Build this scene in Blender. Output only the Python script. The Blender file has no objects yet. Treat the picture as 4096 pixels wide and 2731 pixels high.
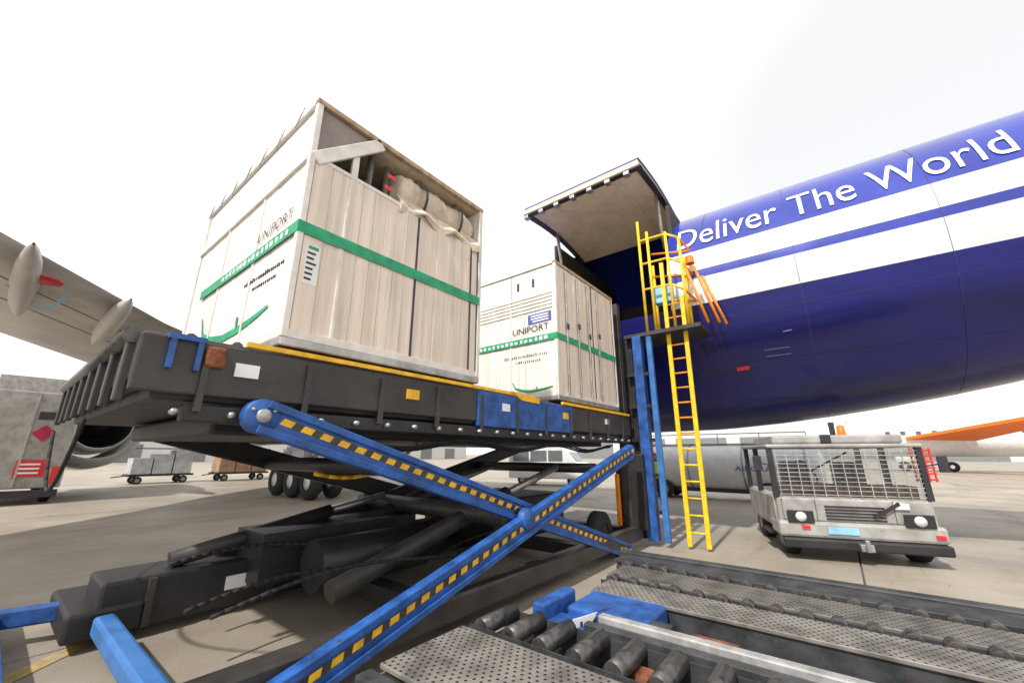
import bpy, bmesh, math, random
from mathutils import Vector, Matrix
random.seed(7)
R_ = math.radians
scene = bpy.context.scene
C = scene.collection
# ------------------------------------------------------------------ camera, world, sun, exposure
# world axes: x = across the apron towards the aircraft, y = along the fuselage (forward), z up
HCAM = 1.75
cam = bpy.data.cameras.new('camera'); cam.sensor_width = 36.0; cam.lens = 36.0*1590/4096
cam.clip_start = 0.05; cam.clip_end = 3000
camo = bpy.data.objects.new('camera', cam); C.objects.link(camo)
camo.location = (0, 0, HCAM); camo.rotation_euler = (R_(90+15.8), 0, R_(-51.8))
scene.camera = camo
SUN_AZ, SUN_EL = R_(184), R_(50)            # azimuth from +x, counter clockwise (from the left, behind the loader's near end)
sd = Vector((math.cos(SUN_AZ)*math.cos(SUN_EL), math.sin(SUN_AZ)*math.cos(SUN_EL), math.sin(SUN_EL)))
sun = bpy.data.lights.new('sun', 'SUN'); sun.energy = 3.9; sun.angle = R_(1.5); sun.color = (1.0, 0.965, 0.92)
suno = bpy.data.objects.new('sun', sun); C.objects.link(suno)
suno.rotation_euler = (-sd).to_track_quat('-Z', 'Y').to_euler()
world = bpy.data.worlds.new('World'); scene.world = world; world.use_nodes = True
wn = world.node_tree.nodes; wl = world.node_tree.links
bg = wn['Background']
sky = wn.new('ShaderNodeTexSky'); sky.sky_type = 'NISHITA'; sky.sun_disc = False
sky.sun_elevation = SUN_EL; sky.sun_rotation = R_(90) - SUN_AZ
skm = wn.new('ShaderNodeVectorMath'); skm.operation = 'SCALE'; skm.inputs['Scale'].default_value = 0.11
tc = wn.new('ShaderNodeTexCoord'); nz = wn.new('ShaderNodeTexNoise')
nz.inputs['Scale'].default_value = 0.8; nz.inputs['Detail'].default_value = 1.6; nz.inputs['Roughness'].default_value = 0.5
mp = wn.new('ShaderNodeMapping'); mp.inputs['Scale'].default_value = (1, 1, 1.6); mp.inputs['Location'].default_value = (1.1, 0.2, 0.4); mp.inputs['Rotation'].default_value = (0, 0, R_(66))
rmp = wn.new('ShaderNodeValToRGB')
rmp.color_ramp.elements[0].position = 0.34; rmp.color_ramp.elements[0].color = (0.70, 0.70, 0.70, 1)
rmp.color_ramp.elements[1].position = 0.52; rmp.color_ramp.elements[1].color = (1, 1, 1, 1)
mix = wn.new('ShaderNodeMix'); mix.data_type = 'RGBA'
cloud = (1.17, 1.155, 1.13, 1)
wl.new(tc.outputs['Generated'], mp.inputs['Vector']); wl.new(mp.outputs['Vector'], nz.inputs['Vector'])
wl.new(nz.outputs['Fac'], rmp.inputs['Fac']); wl.new(sky.outputs['Color'], skm.inputs[0])
wl.new(rmp.outputs['Color'], mix.inputs['Factor']); wl.new(skm.outputs['Vector'], mix.inputs['A'])
mix.inputs['B'].default_value = cloud
wl.new(mix.outputs['Result'], bg.inputs['Color']); bg.inputs['Strength'].default_value = 1.0
scene.view_settings.view_transform = 'Standard'; scene.view_settings.look = 'None'
scene.view_settings.exposure = 0.15; scene.view_settings.gamma = 1.0; scene.view_settings.use_curve_mapping = False

# ------------------------------------------------------------------ materials
MATS = {}
def mat(name, col, rough=0.55, metal=0.0, var=0.12, scale=3.0, stretch=(1,1,1), bump=0.0, bscale=40.0, col2=None, spec=0.5, coat=0.0, dirt=None, emit=None):
    m = bpy.data.materials.new(name); m.use_nodes = True
    n = m.node_tree.nodes; l = m.node_tree.links; b = n['Principled BSDF']
    b.inputs['Roughness'].default_value = rough; b.inputs['Metallic'].default_value = metal
    b.inputs['Specular IOR Level'].default_value = spec
    if coat: b.inputs['Coat Weight'].default_value = coat; b.inputs['Coat Roughness'].default_value = 0.08
    g = n.new('ShaderNodeNewGeometry'); mpn = n.new('ShaderNodeMapping'); mpn.inputs['Scale'].default_value = stretch
    l.new(g.outputs['Position'], mpn.inputs['Vector'])
    t = n.new('ShaderNodeTexNoise'); t.inputs['Scale'].default_value = scale; t.inputs['Detail'].default_value = 6; t.inputs['Roughness'].default_value = 0.62
    l.new(mpn.outputs['Vector'], t.inputs['Vector'])
    r = n.new('ShaderNodeValToRGB')
    c2 = col2 or tuple(c*(1-2.2*var) for c in col); c1 = tuple(min(1, c*(1+var)) for c in col)
    r.color_ramp.elements[0].position = 0.32; r.color_ramp.elements[0].color = (*[max(0, c) for c in c2], 1)
    r.color_ramp.elements[1].position = 0.62; r.color_ramp.elements[1].color = (*c1, 1)
    l.new(t.outputs['Fac'], r.inputs['Fac'])
    out = r.outputs['Color']
    if dirt:                                   # (colour, threshold, scale): blotches of rust, grime or flaked paint
        t2 = n.new('ShaderNodeTexNoise'); t2.inputs['Scale'].default_value = dirt[2]; t2.inputs['Detail'].default_value = 8; t2.inputs['Roughness'].default_value = 0.7
        l.new(g.outputs['Position'], t2.inputs['Vector'])
        r2 = n.new('ShaderNodeValToRGB'); r2.color_ramp.elements[0].position = dirt[1]; r2.color_ramp.elements[1].position = dirt[1]+0.07
        r2.color_ramp.elements[0].color = (0,0,0,1); r2.color_ramp.elements[1].color = (1,1,1,1)
        l.new(t2.outputs['Fac'], r2.inputs['Fac'])
        mx = n.new('ShaderNodeMix'); mx.data_type = 'RGBA'; l.new(r2.outputs['Color'], mx.inputs['Factor'])
        l.new(out, mx.inputs['A']); mx.inputs['B'].default_value = (*dirt[0], 1); out = mx.outputs['Result']
    l.new(out, b.inputs['Base Color'])
    rr = n.new('ShaderNodeMapRange'); rr.inputs['To Min'].default_value = max(0.03, rough-0.12); rr.inputs['To Max'].default_value = min(1, rough+0.15)
    l.new(t.outputs['Fac'], rr.inputs['Value']); l.new(rr.outputs['Result'], b.inputs['Roughness'])
    if bump:
        t3 = n.new('ShaderNodeTexNoise'); t3.inputs['Scale'].default_value = bscale; t3.inputs['Detail'].default_value = 5
        l.new(mpn.outputs['Vector'], t3.inputs['Vector'])
        bp = n.new('ShaderNodeBump'); bp.inputs['Strength'].default_value = bump; bp.inputs['Distance'].default_value = 0.02
        l.new(t3.outputs['Fac'], bp.inputs['Height']); l.new(bp.outputs['Normal'], b.inputs['Normal'])
    if emit: b.inputs['Emission Color'].default_value = (*emit, 1); b.inputs['Emission Strength'].default_value = 1.5
    MATS[name] = m; return m
RUST = (0.12, 0.045, 0.018)
def concrete(name):
    m = bpy.data.materials.new(name); m.use_nodes = True; n = m.node_tree.nodes; l = m.node_tree.links; b = n['Principled BSDF']
    g = n.new('ShaderNodeNewGeometry')
    def noise(sc, det, rough, st=(1,1,1), rot=0.0):
        mp_ = n.new('ShaderNodeMapping'); mp_.inputs['Scale'].default_value = st; mp_.inputs['Rotation'].default_value = (0,0,rot); l.new(g.outputs['Position'], mp_.inputs['Vector'])
        t = n.new('ShaderNodeTexNoise'); t.inputs['Scale'].default_value = sc; t.inputs['Detail'].default_value = det; t.inputs['Roughness'].default_value = rough
        l.new(mp_.outputs['Vector'], t.inputs['Vector']); return t.outputs['Fac']
    def ramp(src, p0, c0, p1, c1):
        r = n.new('ShaderNodeValToRGB'); r.color_ramp.elements[0].position = p0; r.color_ramp.elements[0].color = (*c0, 1); r.color_ramp.elements[1].position = p1; r.color_ramp.elements[1].color = (*c1, 1)
        l.new(src, r.inputs['Fac']); return r.outputs['Color']
    def mixc(f, a_, b_, mode='MIX'):
        x = n.new('ShaderNodeMix'); x.data_type = 'RGBA'; x.blend_type = mode
        if isinstance(f, float): x.inputs['Factor'].default_value = f
        else: l.new(f, x.inputs['Factor'])
        l.new(a_, x.inputs['A'])
        if isinstance(b_, tuple): x.inputs['B'].default_value = (*b_, 1)
        else: l.new(b_, x.inputs['B'])
        return x.outputs['Result']
    W, K = (1,1,1), (0,0,0)
    base = ramp(noise(0.35, 8, 0.65), 0.34, (0.27, 0.23, 0.178), 0.66, (0.43, 0.375, 0.305))
    grain = ramp(noise(95, 3, 0.8), 0.30, (0.55, 0.54, 0.53), 0.70, (1.25, 1.25, 1.25))
    c = mixc(0.85, base, grain, 'MULTIPLY')
    c = mixc(ramp(noise(1.7, 9, 0.72), 0.60, K, 0.70, W), c, (0.13, 0.118, 0.105))          # oil and damp stains
    c = mixc(ramp(noise(0.55, 6, 0.6, (0.12, 1.6, 1), 0.35), 0.58, K, 0.70, (0.55, 0.55, 0.55)), c, (0.12, 0.115, 0.115))   # tyre marks
    c = mixc(ramp(noise(0.8, 4, 0.5, (1.3, 0.1, 1), -0.2), 0.62, K, 0.72, (0.4, 0.4, 0.4)), c, (0.20, 0.21, 0.245))
    vo = n.new('ShaderNodeTexVoronoi'); vo.feature = 'DISTANCE_TO_EDGE'; vo.inputs['Scale'].default_value = 0.33
    wr = n.new('ShaderNodeVectorMath'); wr.operation = 'ADD'; nn = n.new('ShaderNodeTexNoise'); nn.inputs['Scale'].default_value = 1.4; nn.inputs['Detail'].default_value = 6
    l.new(g.outputs['Position'], nn.inputs['Vector']); l.new(g.outputs['Position'], wr.inputs[0]); l.new(nn.outputs['Color'], wr.inputs[1]); l.new(wr.outputs['Vector'], vo.inputs['Vector'])
    ck = mixc(1.0, ramp(vo.outputs['Distance'], 0.0, (0.6, 0.6, 0.6), 0.0035, K), ramp(noise(0.16, 2, 0.5), 0.55, K, 0.60, W), 'MULTIPLY')
    c = mixc(ck, c, (0.09, 0.08, 0.07))   # a few hairline cracks
    l.new(c, b.inputs['Base Color'])
    rg = n.new('ShaderNodeMapRange'); rg.inputs['To Min'].default_value = 0.30; rg.inputs['To Max'].default_value = 0.85; l.new(noise(0.9, 5, 0.6), rg.inputs['Value']); l.new(rg.outputs['Result'], b.inputs['Roughness'])
    bp = n.new('ShaderNodeBump'); bp.inputs['Strength'].default_value = 0.5; bp.inputs['Distance'].default_value = 0.012; l.new(noise(70, 4, 0.75), bp.inputs['Height']); l.new(bp.outputs['Normal'], b.inputs['Normal'])
    MATS[name] = m
concrete('concrete')
mat('joint', (0.10, 0.095, 0.09), 0.9)
mat('skin_gap', (0.045, 0.047, 0.09), 0.6)
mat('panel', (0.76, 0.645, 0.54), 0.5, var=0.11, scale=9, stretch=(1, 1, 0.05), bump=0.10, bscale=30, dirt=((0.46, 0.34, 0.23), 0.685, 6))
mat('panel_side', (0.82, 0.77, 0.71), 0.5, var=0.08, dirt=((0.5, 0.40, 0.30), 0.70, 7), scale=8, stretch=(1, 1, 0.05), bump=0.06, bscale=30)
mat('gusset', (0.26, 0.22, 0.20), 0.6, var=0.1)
mat('frame_light', (0.74, 0.70, 0.65), 0.42, var=0.08, scale=5)
mat('frame_worn', (0.42, 0.30, 0.18), 0.5, var=0.2, scale=9)
mat('strap', (0.05, 0.045, 0.07), 0.7)
mat('green', (0.015, 0.33, 0.155), 0.5, var=0.16, scale=7, dirt=((0.05, 0.20, 0.12), 0.62, 14))
mat('white_print', (0.82, 0.82, 0.80), 0.5, var=0.03)
mat('black_print', (0.03, 0.03, 0.035), 0.5)
mat('label_blue', (0.10, 0.12, 0.45), 0.45)
mat('label_red', (0.62, 0.03, 0.04), 0.45, var=0.05)
mat('crimson', (0.45, 0.01, 0.06), 0.45)
mat('canvas', (0.62, 0.52, 0.40), 0.85, var=0.12, scale=6, bump=0.4, bscale=9)
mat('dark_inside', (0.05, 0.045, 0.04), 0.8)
mat('steel', (0.45, 0.44, 0.43), 0.38, 0.75, var=0.14, scale=6)
mat('galv', (0.42, 0.41, 0.40), 0.5, 0.35, var=0.15, scale=8)
mat('loader_blue', (0.020, 0.095, 0.34), 0.48, var=0.25, scale=5, dirt=((0.045, 0.045, 0.055), 0.60, 9), bump=0.12, bscale=60)
mat('loader_pale', (0.045, 0.17, 0.45), 0.42, var=0.12, scale=4, dirt=((0.10, 0.10, 0.12), 0.68, 9))
mat('hazard', (0.86, 0.47, 0.02), 0.5, var=0.12, scale=9, dirt=((0.18, 0.12, 0.06), 0.64, 11))
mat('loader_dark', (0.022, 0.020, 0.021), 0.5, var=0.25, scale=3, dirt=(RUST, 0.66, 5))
mat('loader_grey', (0.045, 0.040, 0.037), 0.48, var=0.22, scale=3, dirt=(RUST, 0.67, 6))
mat('ladder_yellow', (0.88, 0.56, 0.015), 0.45, var=0.10, scale=6)
mat('ladder_orange', (0.90, 0.27, 0.01), 0.45, var=0.10, scale=6)
mat('rubber', (0.022, 0.022, 0.023), 0.8, bump=0.2, bscale=60)
mat('black_metal', (0.025, 0.025, 0.028), 0.4)
mat('grey_deck', (0.055, 0.057, 0.060), 0.55, 0.2, var=0.25, scale=5, dirt=(RUST, 0.63, 4.5), bump=0.15)
mat('rust', (0.22, 0.07, 0.03), 0.8, var=0.3, scale=8, bump=0.3)
mat('roller', (0.11, 0.105, 0.10), 0.36, 0.6, var=0.25, scale=14)
mat('fus_navy', (0.008, 0.010, 0.140), 0.30, var=0.28, scale=0.8, stretch=(1,0.25,1.5), bump=0.06, bscale=1.2, coat=0.2, spec=0.4)
mat('fus_blue', (0.018, 0.035, 0.32), 0.22, var=0.10, bump=0.05, bscale=1.2, scale=0.9, coat=0.5)
mat('fus_white', (0.66, 0.68, 0.69), 0.25, var=0.05, bump=0.05, bscale=1.2, scale=0.9, coat=0.5)
mat('fus_grey', (0.34, 0.35, 0.37), 0.3, var=0.10, scale=1.1)
mat('door_inner', (0.74, 0.60, 0.47), 0.55, var=0.06)
mat('wing_grey', (0.56, 0.54, 0.51), 0.35, var=0.10, scale=0.8)
mat('white_paint', (0.78, 0.78, 0.77), 0.35, var=0.05)
mat('truck_grey', (0.36, 0.345, 0.32), 0.45, var=0.14, dirt=((0.20, 0.17, 0.14), 0.62, 4))
mat('glass', (0.10, 0.115, 0.12), 0.06, var=0.1, spec=0.9)
def clear_glass(name):
    m = bpy.data.materials.new(name); m.use_nodes = True; n = m.node_tree.nodes; l = m.node_tree.links
    tr = n.new('ShaderNodeBsdfTransparent'); tr.inputs['Color'].default_value = (0.88, 0.91, 0.92, 1); gl = n.new('ShaderNodeBsdfGlossy'); gl.inputs['Roughness'].default_value = 0.03
    fz = n.new('ShaderNodeFresnel'); fz.inputs['IOR'].default_value = 1.6; mx = n.new('ShaderNodeMixShader')
    l.new(fz.outputs[0], mx.inputs[0]); l.new(tr.outputs[0], mx.inputs[1]); l.new(gl.outputs[0], mx.inputs[2]); l.new(mx.outputs[0], n['Material Output'].inputs['Surface'])
    MATS[name] = m
clear_glass('clear_glass')
mat('orange', (0.92, 0.20, 0.015), 0.5, var=0.05)
mat('red', (0.70, 0.025, 0.02), 0.45, var=0.08)
mat('hivis', (0.62, 0.85, 0.02), 0.7, var=0.05)
mat('cloth_dark', (0.03, 0.035, 0.06), 0.85)
mat('skin', (0.55, 0.34, 0.25), 0.6)
mat('building', (0.62, 0.61, 0.59), 0.7, var=0.05)
mat('building_dark', (0.20, 0.21, 0.22), 0.6)
mat('crate_brown', (0.38, 0.24, 0.15), 0.7, var=0.15)
mat('crate_grey', (0.52, 0.53, 0.54), 0.5, 0.3, var=0.12)
mat('tarp_green', (0.02, 0.22, 0.14), 0.7)
mat('lens', (0.75, 0.76, 0.76), 0.1, spec=0.8)
mat('pale_blue', (0.28, 0.55, 0.80), 0.5)
mat('tree', (0.05, 0.075, 0.035), 0.9, var=0.3, scale=1.0)
# perforated anti-slip plate: grid of dark punched holes
def perf(name, col):
    m = bpy.data.materials.new(name); m.use_nodes = True; n = m.node_tree.nodes; l = m.node_tree.links; b = n['Principled BSDF']
    g = n.new('ShaderNodeNewGeometry'); sp = n.new('ShaderNodeSeparateXYZ'); l.new(g.outputs['Position'], sp.inputs[0])
    def M(op, a, bb=None):
        k = n.new('ShaderNodeMath'); k.operation = op
        for i, v in enumerate((a, bb)):
            if v is None: continue
            if isinstance(v, (int, float)): k.inputs[i].default_value = v
            else: l.new(v, k.inputs[i])
        return k.outputs[0]
    PX, PY = 0.040, 0.052
    row = M('FLOOR', M('DIVIDE', sp.outputs['X'], PX))
    off = M('MULTIPLY', M('MODULO', row, 2.0), 0.5)
    fx = M('SUBTRACT', M('FRACT', M('DIVIDE', sp.outputs['X'], PX)), 0.5)
    fy = M('SUBTRACT', M('FRACT', M('ADD', M('DIVIDE', sp.outputs['Y'], PY), off)), 0.5)
    d = M('SQRT', M('ADD', M('MULTIPLY', fx, fx), M('MULTIPLY', M('MULTIPLY', fy, fy), 1.5)))
    hole = M('LESS_THAN', d, 0.24)
    t = n.new('ShaderNodeTexNoise'); t.inputs['Scale'].default_value = 5; t.inputs['Detail'].default_value = 8
    l.new(g.outputs['Position'], t.inputs['Vector'])
    r = n.new('ShaderNodeValToRGB'); r.color_ramp.elements[0].position = 0.36; r.color_ramp.elements[1].position = 0.60
    r.color_ramp.elements[0].color = (*[c*0.5 for c in col], 1); r.color_ramp.elements[1].color = (*col, 1)
    l.new(t.outputs['Fac'], r.inputs['Fac'])
    mx = n.new('ShaderNodeMix'); mx.data_type = 'RGBA'; l.new(hole, mx.inputs['Factor']); l.new(r.outputs['Color'], mx.inputs['A'])
    mx.inputs['B'].default_value = (0.02, 0.02, 0.02, 1); l.new(mx.outputs['Result'], b.inputs['Base Color'])
    b.inputs['Roughness'].default_value = 0.5; b.inputs['Metallic'].default_value = 0.25
    bp = n.new('ShaderNodeBump'); bp.inputs['Strength'].default_value = 0.6; bp.inputs['Distance'].default_value = 0.006
    l.new(M('MINIMUM', d, 0.42), bp.inputs['Height']); l.new(bp.outputs['Normal'], b.inputs['Normal'])
    MATS[name] = m
perf('tread', (0.19, 0.175, 0.155)); perf('tread_light', (0.27, 0.25, 0.22))

# ------------------------------------------------------------------ mesh helpers
def quadbox(bm, P):                              # 8 corners: bottom ring 0..3, top ring 4..7
    v = [bm.verts.new(p) for p in P]
    for f in ((3,2,1,0),(4,5,6,7),(0,1,5,4),(1,2,6,5),(2,3,7,6),(3,0,4,7)): bm.faces.new([v[i] for i in f])
def box(bm, x0, x1, y0, y1, z0, z1):
    quadbox(bm, [(x0,y0,z0),(x1,y0,z0),(x1,y1,z0),(x0,y1,z0),(x0,y0,z1),(x1,y0,z1),(x1,y1,z1),(x0,y1,z1)])
def bar(bm, p, q, w, h, side=Vector((0,1,0))):   # w along side, h across
    p, q = Vector(p), Vector(q); d = (q-p).normalized(); s = Vector(side); s = (s - d*s.dot(d)).normalized(); n = d.cross(s)
    s = s*(w/2); n = n*(h/2)
    quadbox(bm, [p-s-n, q-s-n, q+s-n, p+s-n, p-s+n, q-s+n, q+s+n, p+s+n])
def tube(bm, p, q, r, seg=12, r2=None, cap=True):
    p, q = Vector(p), Vector(q); d = (q-p).normalized(); a = d.orthogonal().normalized(); b = d.cross(a); r2 = r if r2 is None else r2
    A = [bm.verts.new(p + (a*math.cos(2*math.pi*i/seg)+b*math.sin(2*math.pi*i/seg))*r) for i in range(seg)]
    B = [bm.verts.new(q + (a*math.cos(2*math.pi*i/seg)+b*math.sin(2*math.pi*i/seg))*r2) for i in range(seg)]
    for i in range(seg): bm.faces.new([A[i], A[(i+1)%seg], B[(i+1)%seg], B[i]]).smooth = True
    if cap: bm.faces.new(A[::-1]); bm.faces.new(B)
def path_tube(bm, pts, r, seg=8):
    for a, b in zip(pts[:-1], pts[1:]): tube(bm, a, b, r, seg)
def lathe(bm, o, axis, prof, seg=32):            # prof: (distance along axis, radius)
    o = Vector(o); axis = Vector(axis).normalized(); a = axis.orthogonal().normalized(); b = axis.cross(a); rings = []
    for t, r in prof:
        rings.append([bm.verts.new(o + axis*t + (a*math.cos(2*math.pi*i/seg)+b*math.sin(2*math.pi*i/seg))*max(r, 1e-4)) for i in range(seg)])
    for A, B in zip(rings[:-1], rings[1:]):
        for i in range(seg): bm.faces.new([A[i], A[(i+1)%seg], B[(i+1)%seg], B[i]]).smooth = True
def prism(bm, pts, d):                           # polygon extruded by vector d
    d = Vector(d); A = [bm.verts.new(Vector(p)) for p in pts]; B = [bm.verts.new(Vector(p)+d) for p in pts]; n = len(pts)
    bm.faces.new(A[::-1]); bm.faces.new(B)
    for i in range(n): bm.faces.new([A[i], A[(i+1)%n], B[(i+1)%n], B[i]])
def obj(name, bm, m, parent=None, bevel=0.0, kind=None):
    me = bpy.data.meshes.new(name)
    bmesh.ops.recalc_face_normals(bm, faces=bm.faces[:])
    bm.to_mesh(me); bm.free(); me.materials.append(MATS[m])
    o = bpy.data.objects.new(name, me); C.objects.link(o)
    if parent: o.parent = parent; o.matrix_parent_inverse = parent_inv(parent)
    if bevel:
        b = o.modifiers.new('bevel', 'BEVEL'); b.width = bevel; b.segments = 2; b.limit_method = 'ANGLE'; b.angle_limit = R_(50)
    if kind: o['kind'] = kind
    return o
def parent_inv(p):                               # parts sit in world coordinates; only a thing's Empty carries a transform
    if p.parent: return Matrix()
    return Matrix.LocRotScale(p.location, p.rotation_euler, p.scale).inverted()
def B(): return bmesh.new()
def mk(name, m, parent, fn, bevel=0.0, kind=None):
    bm = bmesh.new(); fn(bm); return obj(name, bm, m, parent, bevel, kind)
def mbox(name, m, parent, *a, bevel=0.0): return mk(name, m, parent, lambda b: box(b, *a), bevel)
def mbar(name, m, parent, p, q, w, h, side=(0,1,0), bevel=0.0): return mk(name, m, parent, lambda b: bar(b, p, q, w, h, Vector(side)), bevel)
def mtube(name, m, parent, p, q, r, seg=12, r2=None): return mk(name, m, parent, lambda b: tube(b, p, q, r, seg, r2))
def thing(name, label, cat, loc=(0,0,0), group=None, rotz=0.0):
    o = bpy.data.objects.new(name, None); C.objects.link(o); o.location = loc; o.rotation_euler = (0,0,rotz); o.empty_display_size = 0.3
    o['label'] = label; o['category'] = cat
    if group: o['group'] = group
    return o
def tag(o, label, cat, group=None):
    o['label'] = label; o['category'] = cat
    if group: o['group'] = group
    return o
def struct(o): o['kind'] = 'structure'; return o
def inst(src, parent, M, name=None):             # another piece sharing src's mesh
    o = src.copy(); C.objects.link(o); o.parent = parent; o.matrix_parent_inverse = Matrix(); o.matrix_basis = M
    if name: o.name = name
    return o
def text_mesh(body, size=1.0, bold=False):
    cu = bpy.data.curves.new('t', 'FONT'); cu.body = body; cu.size = size; cu.resolution_u = 4
    o = bpy.data.objects.new('t', cu); C.objects.link(o)
    me = bpy.data.meshes.new_from_object(o.evaluated_get(bpy.context.evaluated_depsgraph_get()))
    bpy.data.objects.remove(o); bm = bmesh.new(); bm.from_mesh(me); bpy.data.meshes.remove(me); return bm
def lettering(name, body, m, parent, origin, right, up, height, width=None):
    bm = text_mesh(body); xs = [v.co.x for v in bm.verts]; x0, x1 = min(xs), max(xs)
    sx = (width/(x1-x0)) if width else height; right, up, origin = Vector(right), Vector(up), Vector(origin)
    for v in bm.verts: v.co = origin + right*((v.co.x-x0)*sx) + up*(v.co.y*height)
    me = bpy.data.meshes.new(name); bm.to_mesh(me); bm.free(); me.materials.append(MATS[m])
    o = bpy.data.objects.new(name, me); C.objects.link(o); o.parent = parent; o.matrix_parent_inverse = parent_inv(parent); return o

# ------------------------------------------------------------------ ground
struct(mk('ground', 'joint', None, lambda b: b.faces.new([b.verts.new(p) for p in ((-900,-900,-0.03),(900,-900,-0.03),(900,900,-0.03),(-900,900,-0.03))])))
apron = struct(mk('apron', 'concrete', None, lambda b: [box(b, *a) for a in ((-900,-18,-900,900,-0.2,0),(78.0,900,-900,900,-0.2,0),(-18,78.0,-900,-24,-0.2,0),(-18,78.0,72.0,900,-0.2,0))]))
SL = 6.0
slab = mbox('slab', 'concrete', apron, 0.012, SL-0.012, 0.012, SL-0.012, -0.12, 0.0, bevel=0.008)
first = True
for i in range(16):
    for j in range(16):
        M = Matrix.Translation((-18+i*SL, -24+j*SL, random.uniform(-0.002, 0.002)))
        if first: slab.matrix_basis = M; first = False
        else: inst(slab, apron, M, 'slab')

mat('faded_line', (0.50, 0.36, 0.12), 0.7, var=0.2, scale=5, dirt=((0.33, 0.29, 0.23), 0.52, 6))
def painted(x0, y0, x1, y1, w):
    a_, b_ = Vector((x0, y0, 0.006)), Vector((x1, y1, 0.006)); n_ = (b_-a_).normalized().cross(Vector((0,0,1)))*w/2; bm = bmesh.new(); bm.faces.new([bm.verts.new(p) for p in (a_-n_, b_-n_, b_+n_, a_+n_)])
    struct(obj('painted_line', bm, 'faded_line'))
painted(-1.6, 3.72, 22.0, 24.45, 0.16); painted(26, -30, 26, 60, 0.15)
# ------------------------------------------------------------------ aircraft
air = thing('cargo_aircraft', 'wide-body freighter with navy, blue and white striped fuselage and raised cargo door', 'airplane', (12.41, 4, 0))
VC, TOPZ = 12.41, 8.56
def fr(u):
    t = max(0.0, 4-u); return max(0.4, 3.1-0.0078*t*t)
def fpt(u, phi, off=0.0):
    r = fr(u)+off; return Vector((VC-r*math.cos(phi), u, TOPZ-fr(u)+r*math.sin(phi)))
def phi_for(u, e):                                # skin angle seen at elevation e (deg) from the apron in front
    r = fr(u); zc = TOPZ-r-HCAM; best = None; lo, hi = R_(-80), R_(75); t = math.tan(R_(e))
    f = lambda p: (zc+r*math.sin(p)) - t*(VC-r*math.cos(p))
    for _ in range(50):
        md = (lo+hi)/2
        if f(md) < 0: lo = md
        else: hi = md
    return (lo+hi)/2
DOOR0, DOOR1 = 2.53, 5.95
us = [-14,-12,-10,-8.5,-7,-6,-5,-4,-3,-2,-1,0,1,2,DOOR0,DOOR1,8,10,13,16,20,25,30,36]
bands = [('fus_navy', None), ('fus_white', 19.4), ('fus_blue', 22.85), ('fus_white', 23.85), ('fus_blue', 26.3)]
def band_phis(u):
    uu = max(u, -6.0)
    return [phi_for(uu, e) for e in (19.4, 22.85, 23.85, 26.3)]
NSEG = {0: 16, 1: 4, 2: 3, 3: 4, 4: 22}
def ring_phis(u):
    p = band_phis(u); edges = [R_(-150)]+p+[R_(210)]; out = []
    for k in range(5):
        n = NSEG[k]
        for i in range(n): out.append((edges[k]+(edges[k+1]-edges[k])*i/n, k))
    return out
SILL_PHI, HINGE_PHI = math.asin((4.9-5.46)/3.1), R_(70)
for k, (mname, _) in enumerate(bands):
    bm = bmesh.new(); grid = []
    for u in us:
        p = ring_phis(u); ph = [a for a, kk in p if kk == k]; nxt = [a for a, kk in p if kk == k+1][0] if k < 4 else R_(210)
        grid.append([bm.verts.new(fpt(u, a)) for a in ph+[nxt]])
    for i in range(len(us)-1):
        for j in range(len(grid[0])-1):
            mid = (ring_phis(us[i])[sum(NSEG[q] for q in range(k))+j][0])
            if us[i] == DOOR0 and SILL_PHI-0.02 < mid < HINGE_PHI: continue
            bm.faces.new([grid[i][j], grid[i+1][j], grid[i+1][j+1], grid[i][j+1]]).smooth = True
    obj('fuselage_skin', bm, mname, air)
# hold opening: surround and dark lining
def hold(bm):
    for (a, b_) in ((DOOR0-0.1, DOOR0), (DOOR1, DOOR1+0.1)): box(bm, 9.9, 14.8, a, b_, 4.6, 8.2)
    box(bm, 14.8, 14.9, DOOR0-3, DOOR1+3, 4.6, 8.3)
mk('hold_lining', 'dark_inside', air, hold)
mbox('hold_floor', 'loader_dark', air, 9.5, 14.8, DOOR0+0.01, DOOR1-0.01, 4.6, 4.88)
for q in range(5): mtube('floor_roller', 'roller', air, (9.75, DOOR0+0.5+q*0.68, 4.93), (14.0, DOOR0+0.5+q*0.68, 4.93), 0.05, 8)
# opened cargo door (hinged at its top edge, swung out over the loader)
hz_, hx = 8.22, 11.2
def door_prof(t):                                 # curved inner face from hinge to free edge
    return Vector((hx+0.35-3.40*t, 0, hz_+0.18*math.sin(t*math.pi)+0.18*t))
door = None
def dfn(bm, t0, t1, y0, y1, th, n=8, off=0.0):
    for i in range(n):
        a, b_ = door_prof(t0+(t1-t0)*i/n), door_prof(t0+(t1-t0)*(i+1)/n)
        quadbox(bm, [(a.x,y0,a.z+off),(b_.x,y0,b_.z+off),(b_.x,y1,b_.z+off),(a.x,y1,a.z+off),(a.x,y0,a.z+th+off),(b_.x,y0,b_.z+th+off),(b_.x,y1,b_.z+th+off),(a.x,y1,a.z+th+off)])
door = mk('cargo_door', 'door_inner', air, lambda b: dfn(b, 0, 1, DOOR0+0.05, DOOR1-0.05, 0.16))
mk('door_skin', 'fus_blue', door, lambda b: dfn(b, 0, 1, DOOR0+0.02, DOOR1-0.02, 0.03, off=0.17))
for (y0, y1, t0, t1) in ((DOOR0, DOOR0+0.14, 0, 1.0), (DOOR1-0.14, DOOR1, 0, 1.0), (DOOR0, DOOR1, 0.955, 1.01)):
    mk('door_rim', 'loader_grey', door, lambda b: dfn(b, t0, t1, y0, y1, 0.05, off=-0.055))
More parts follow.
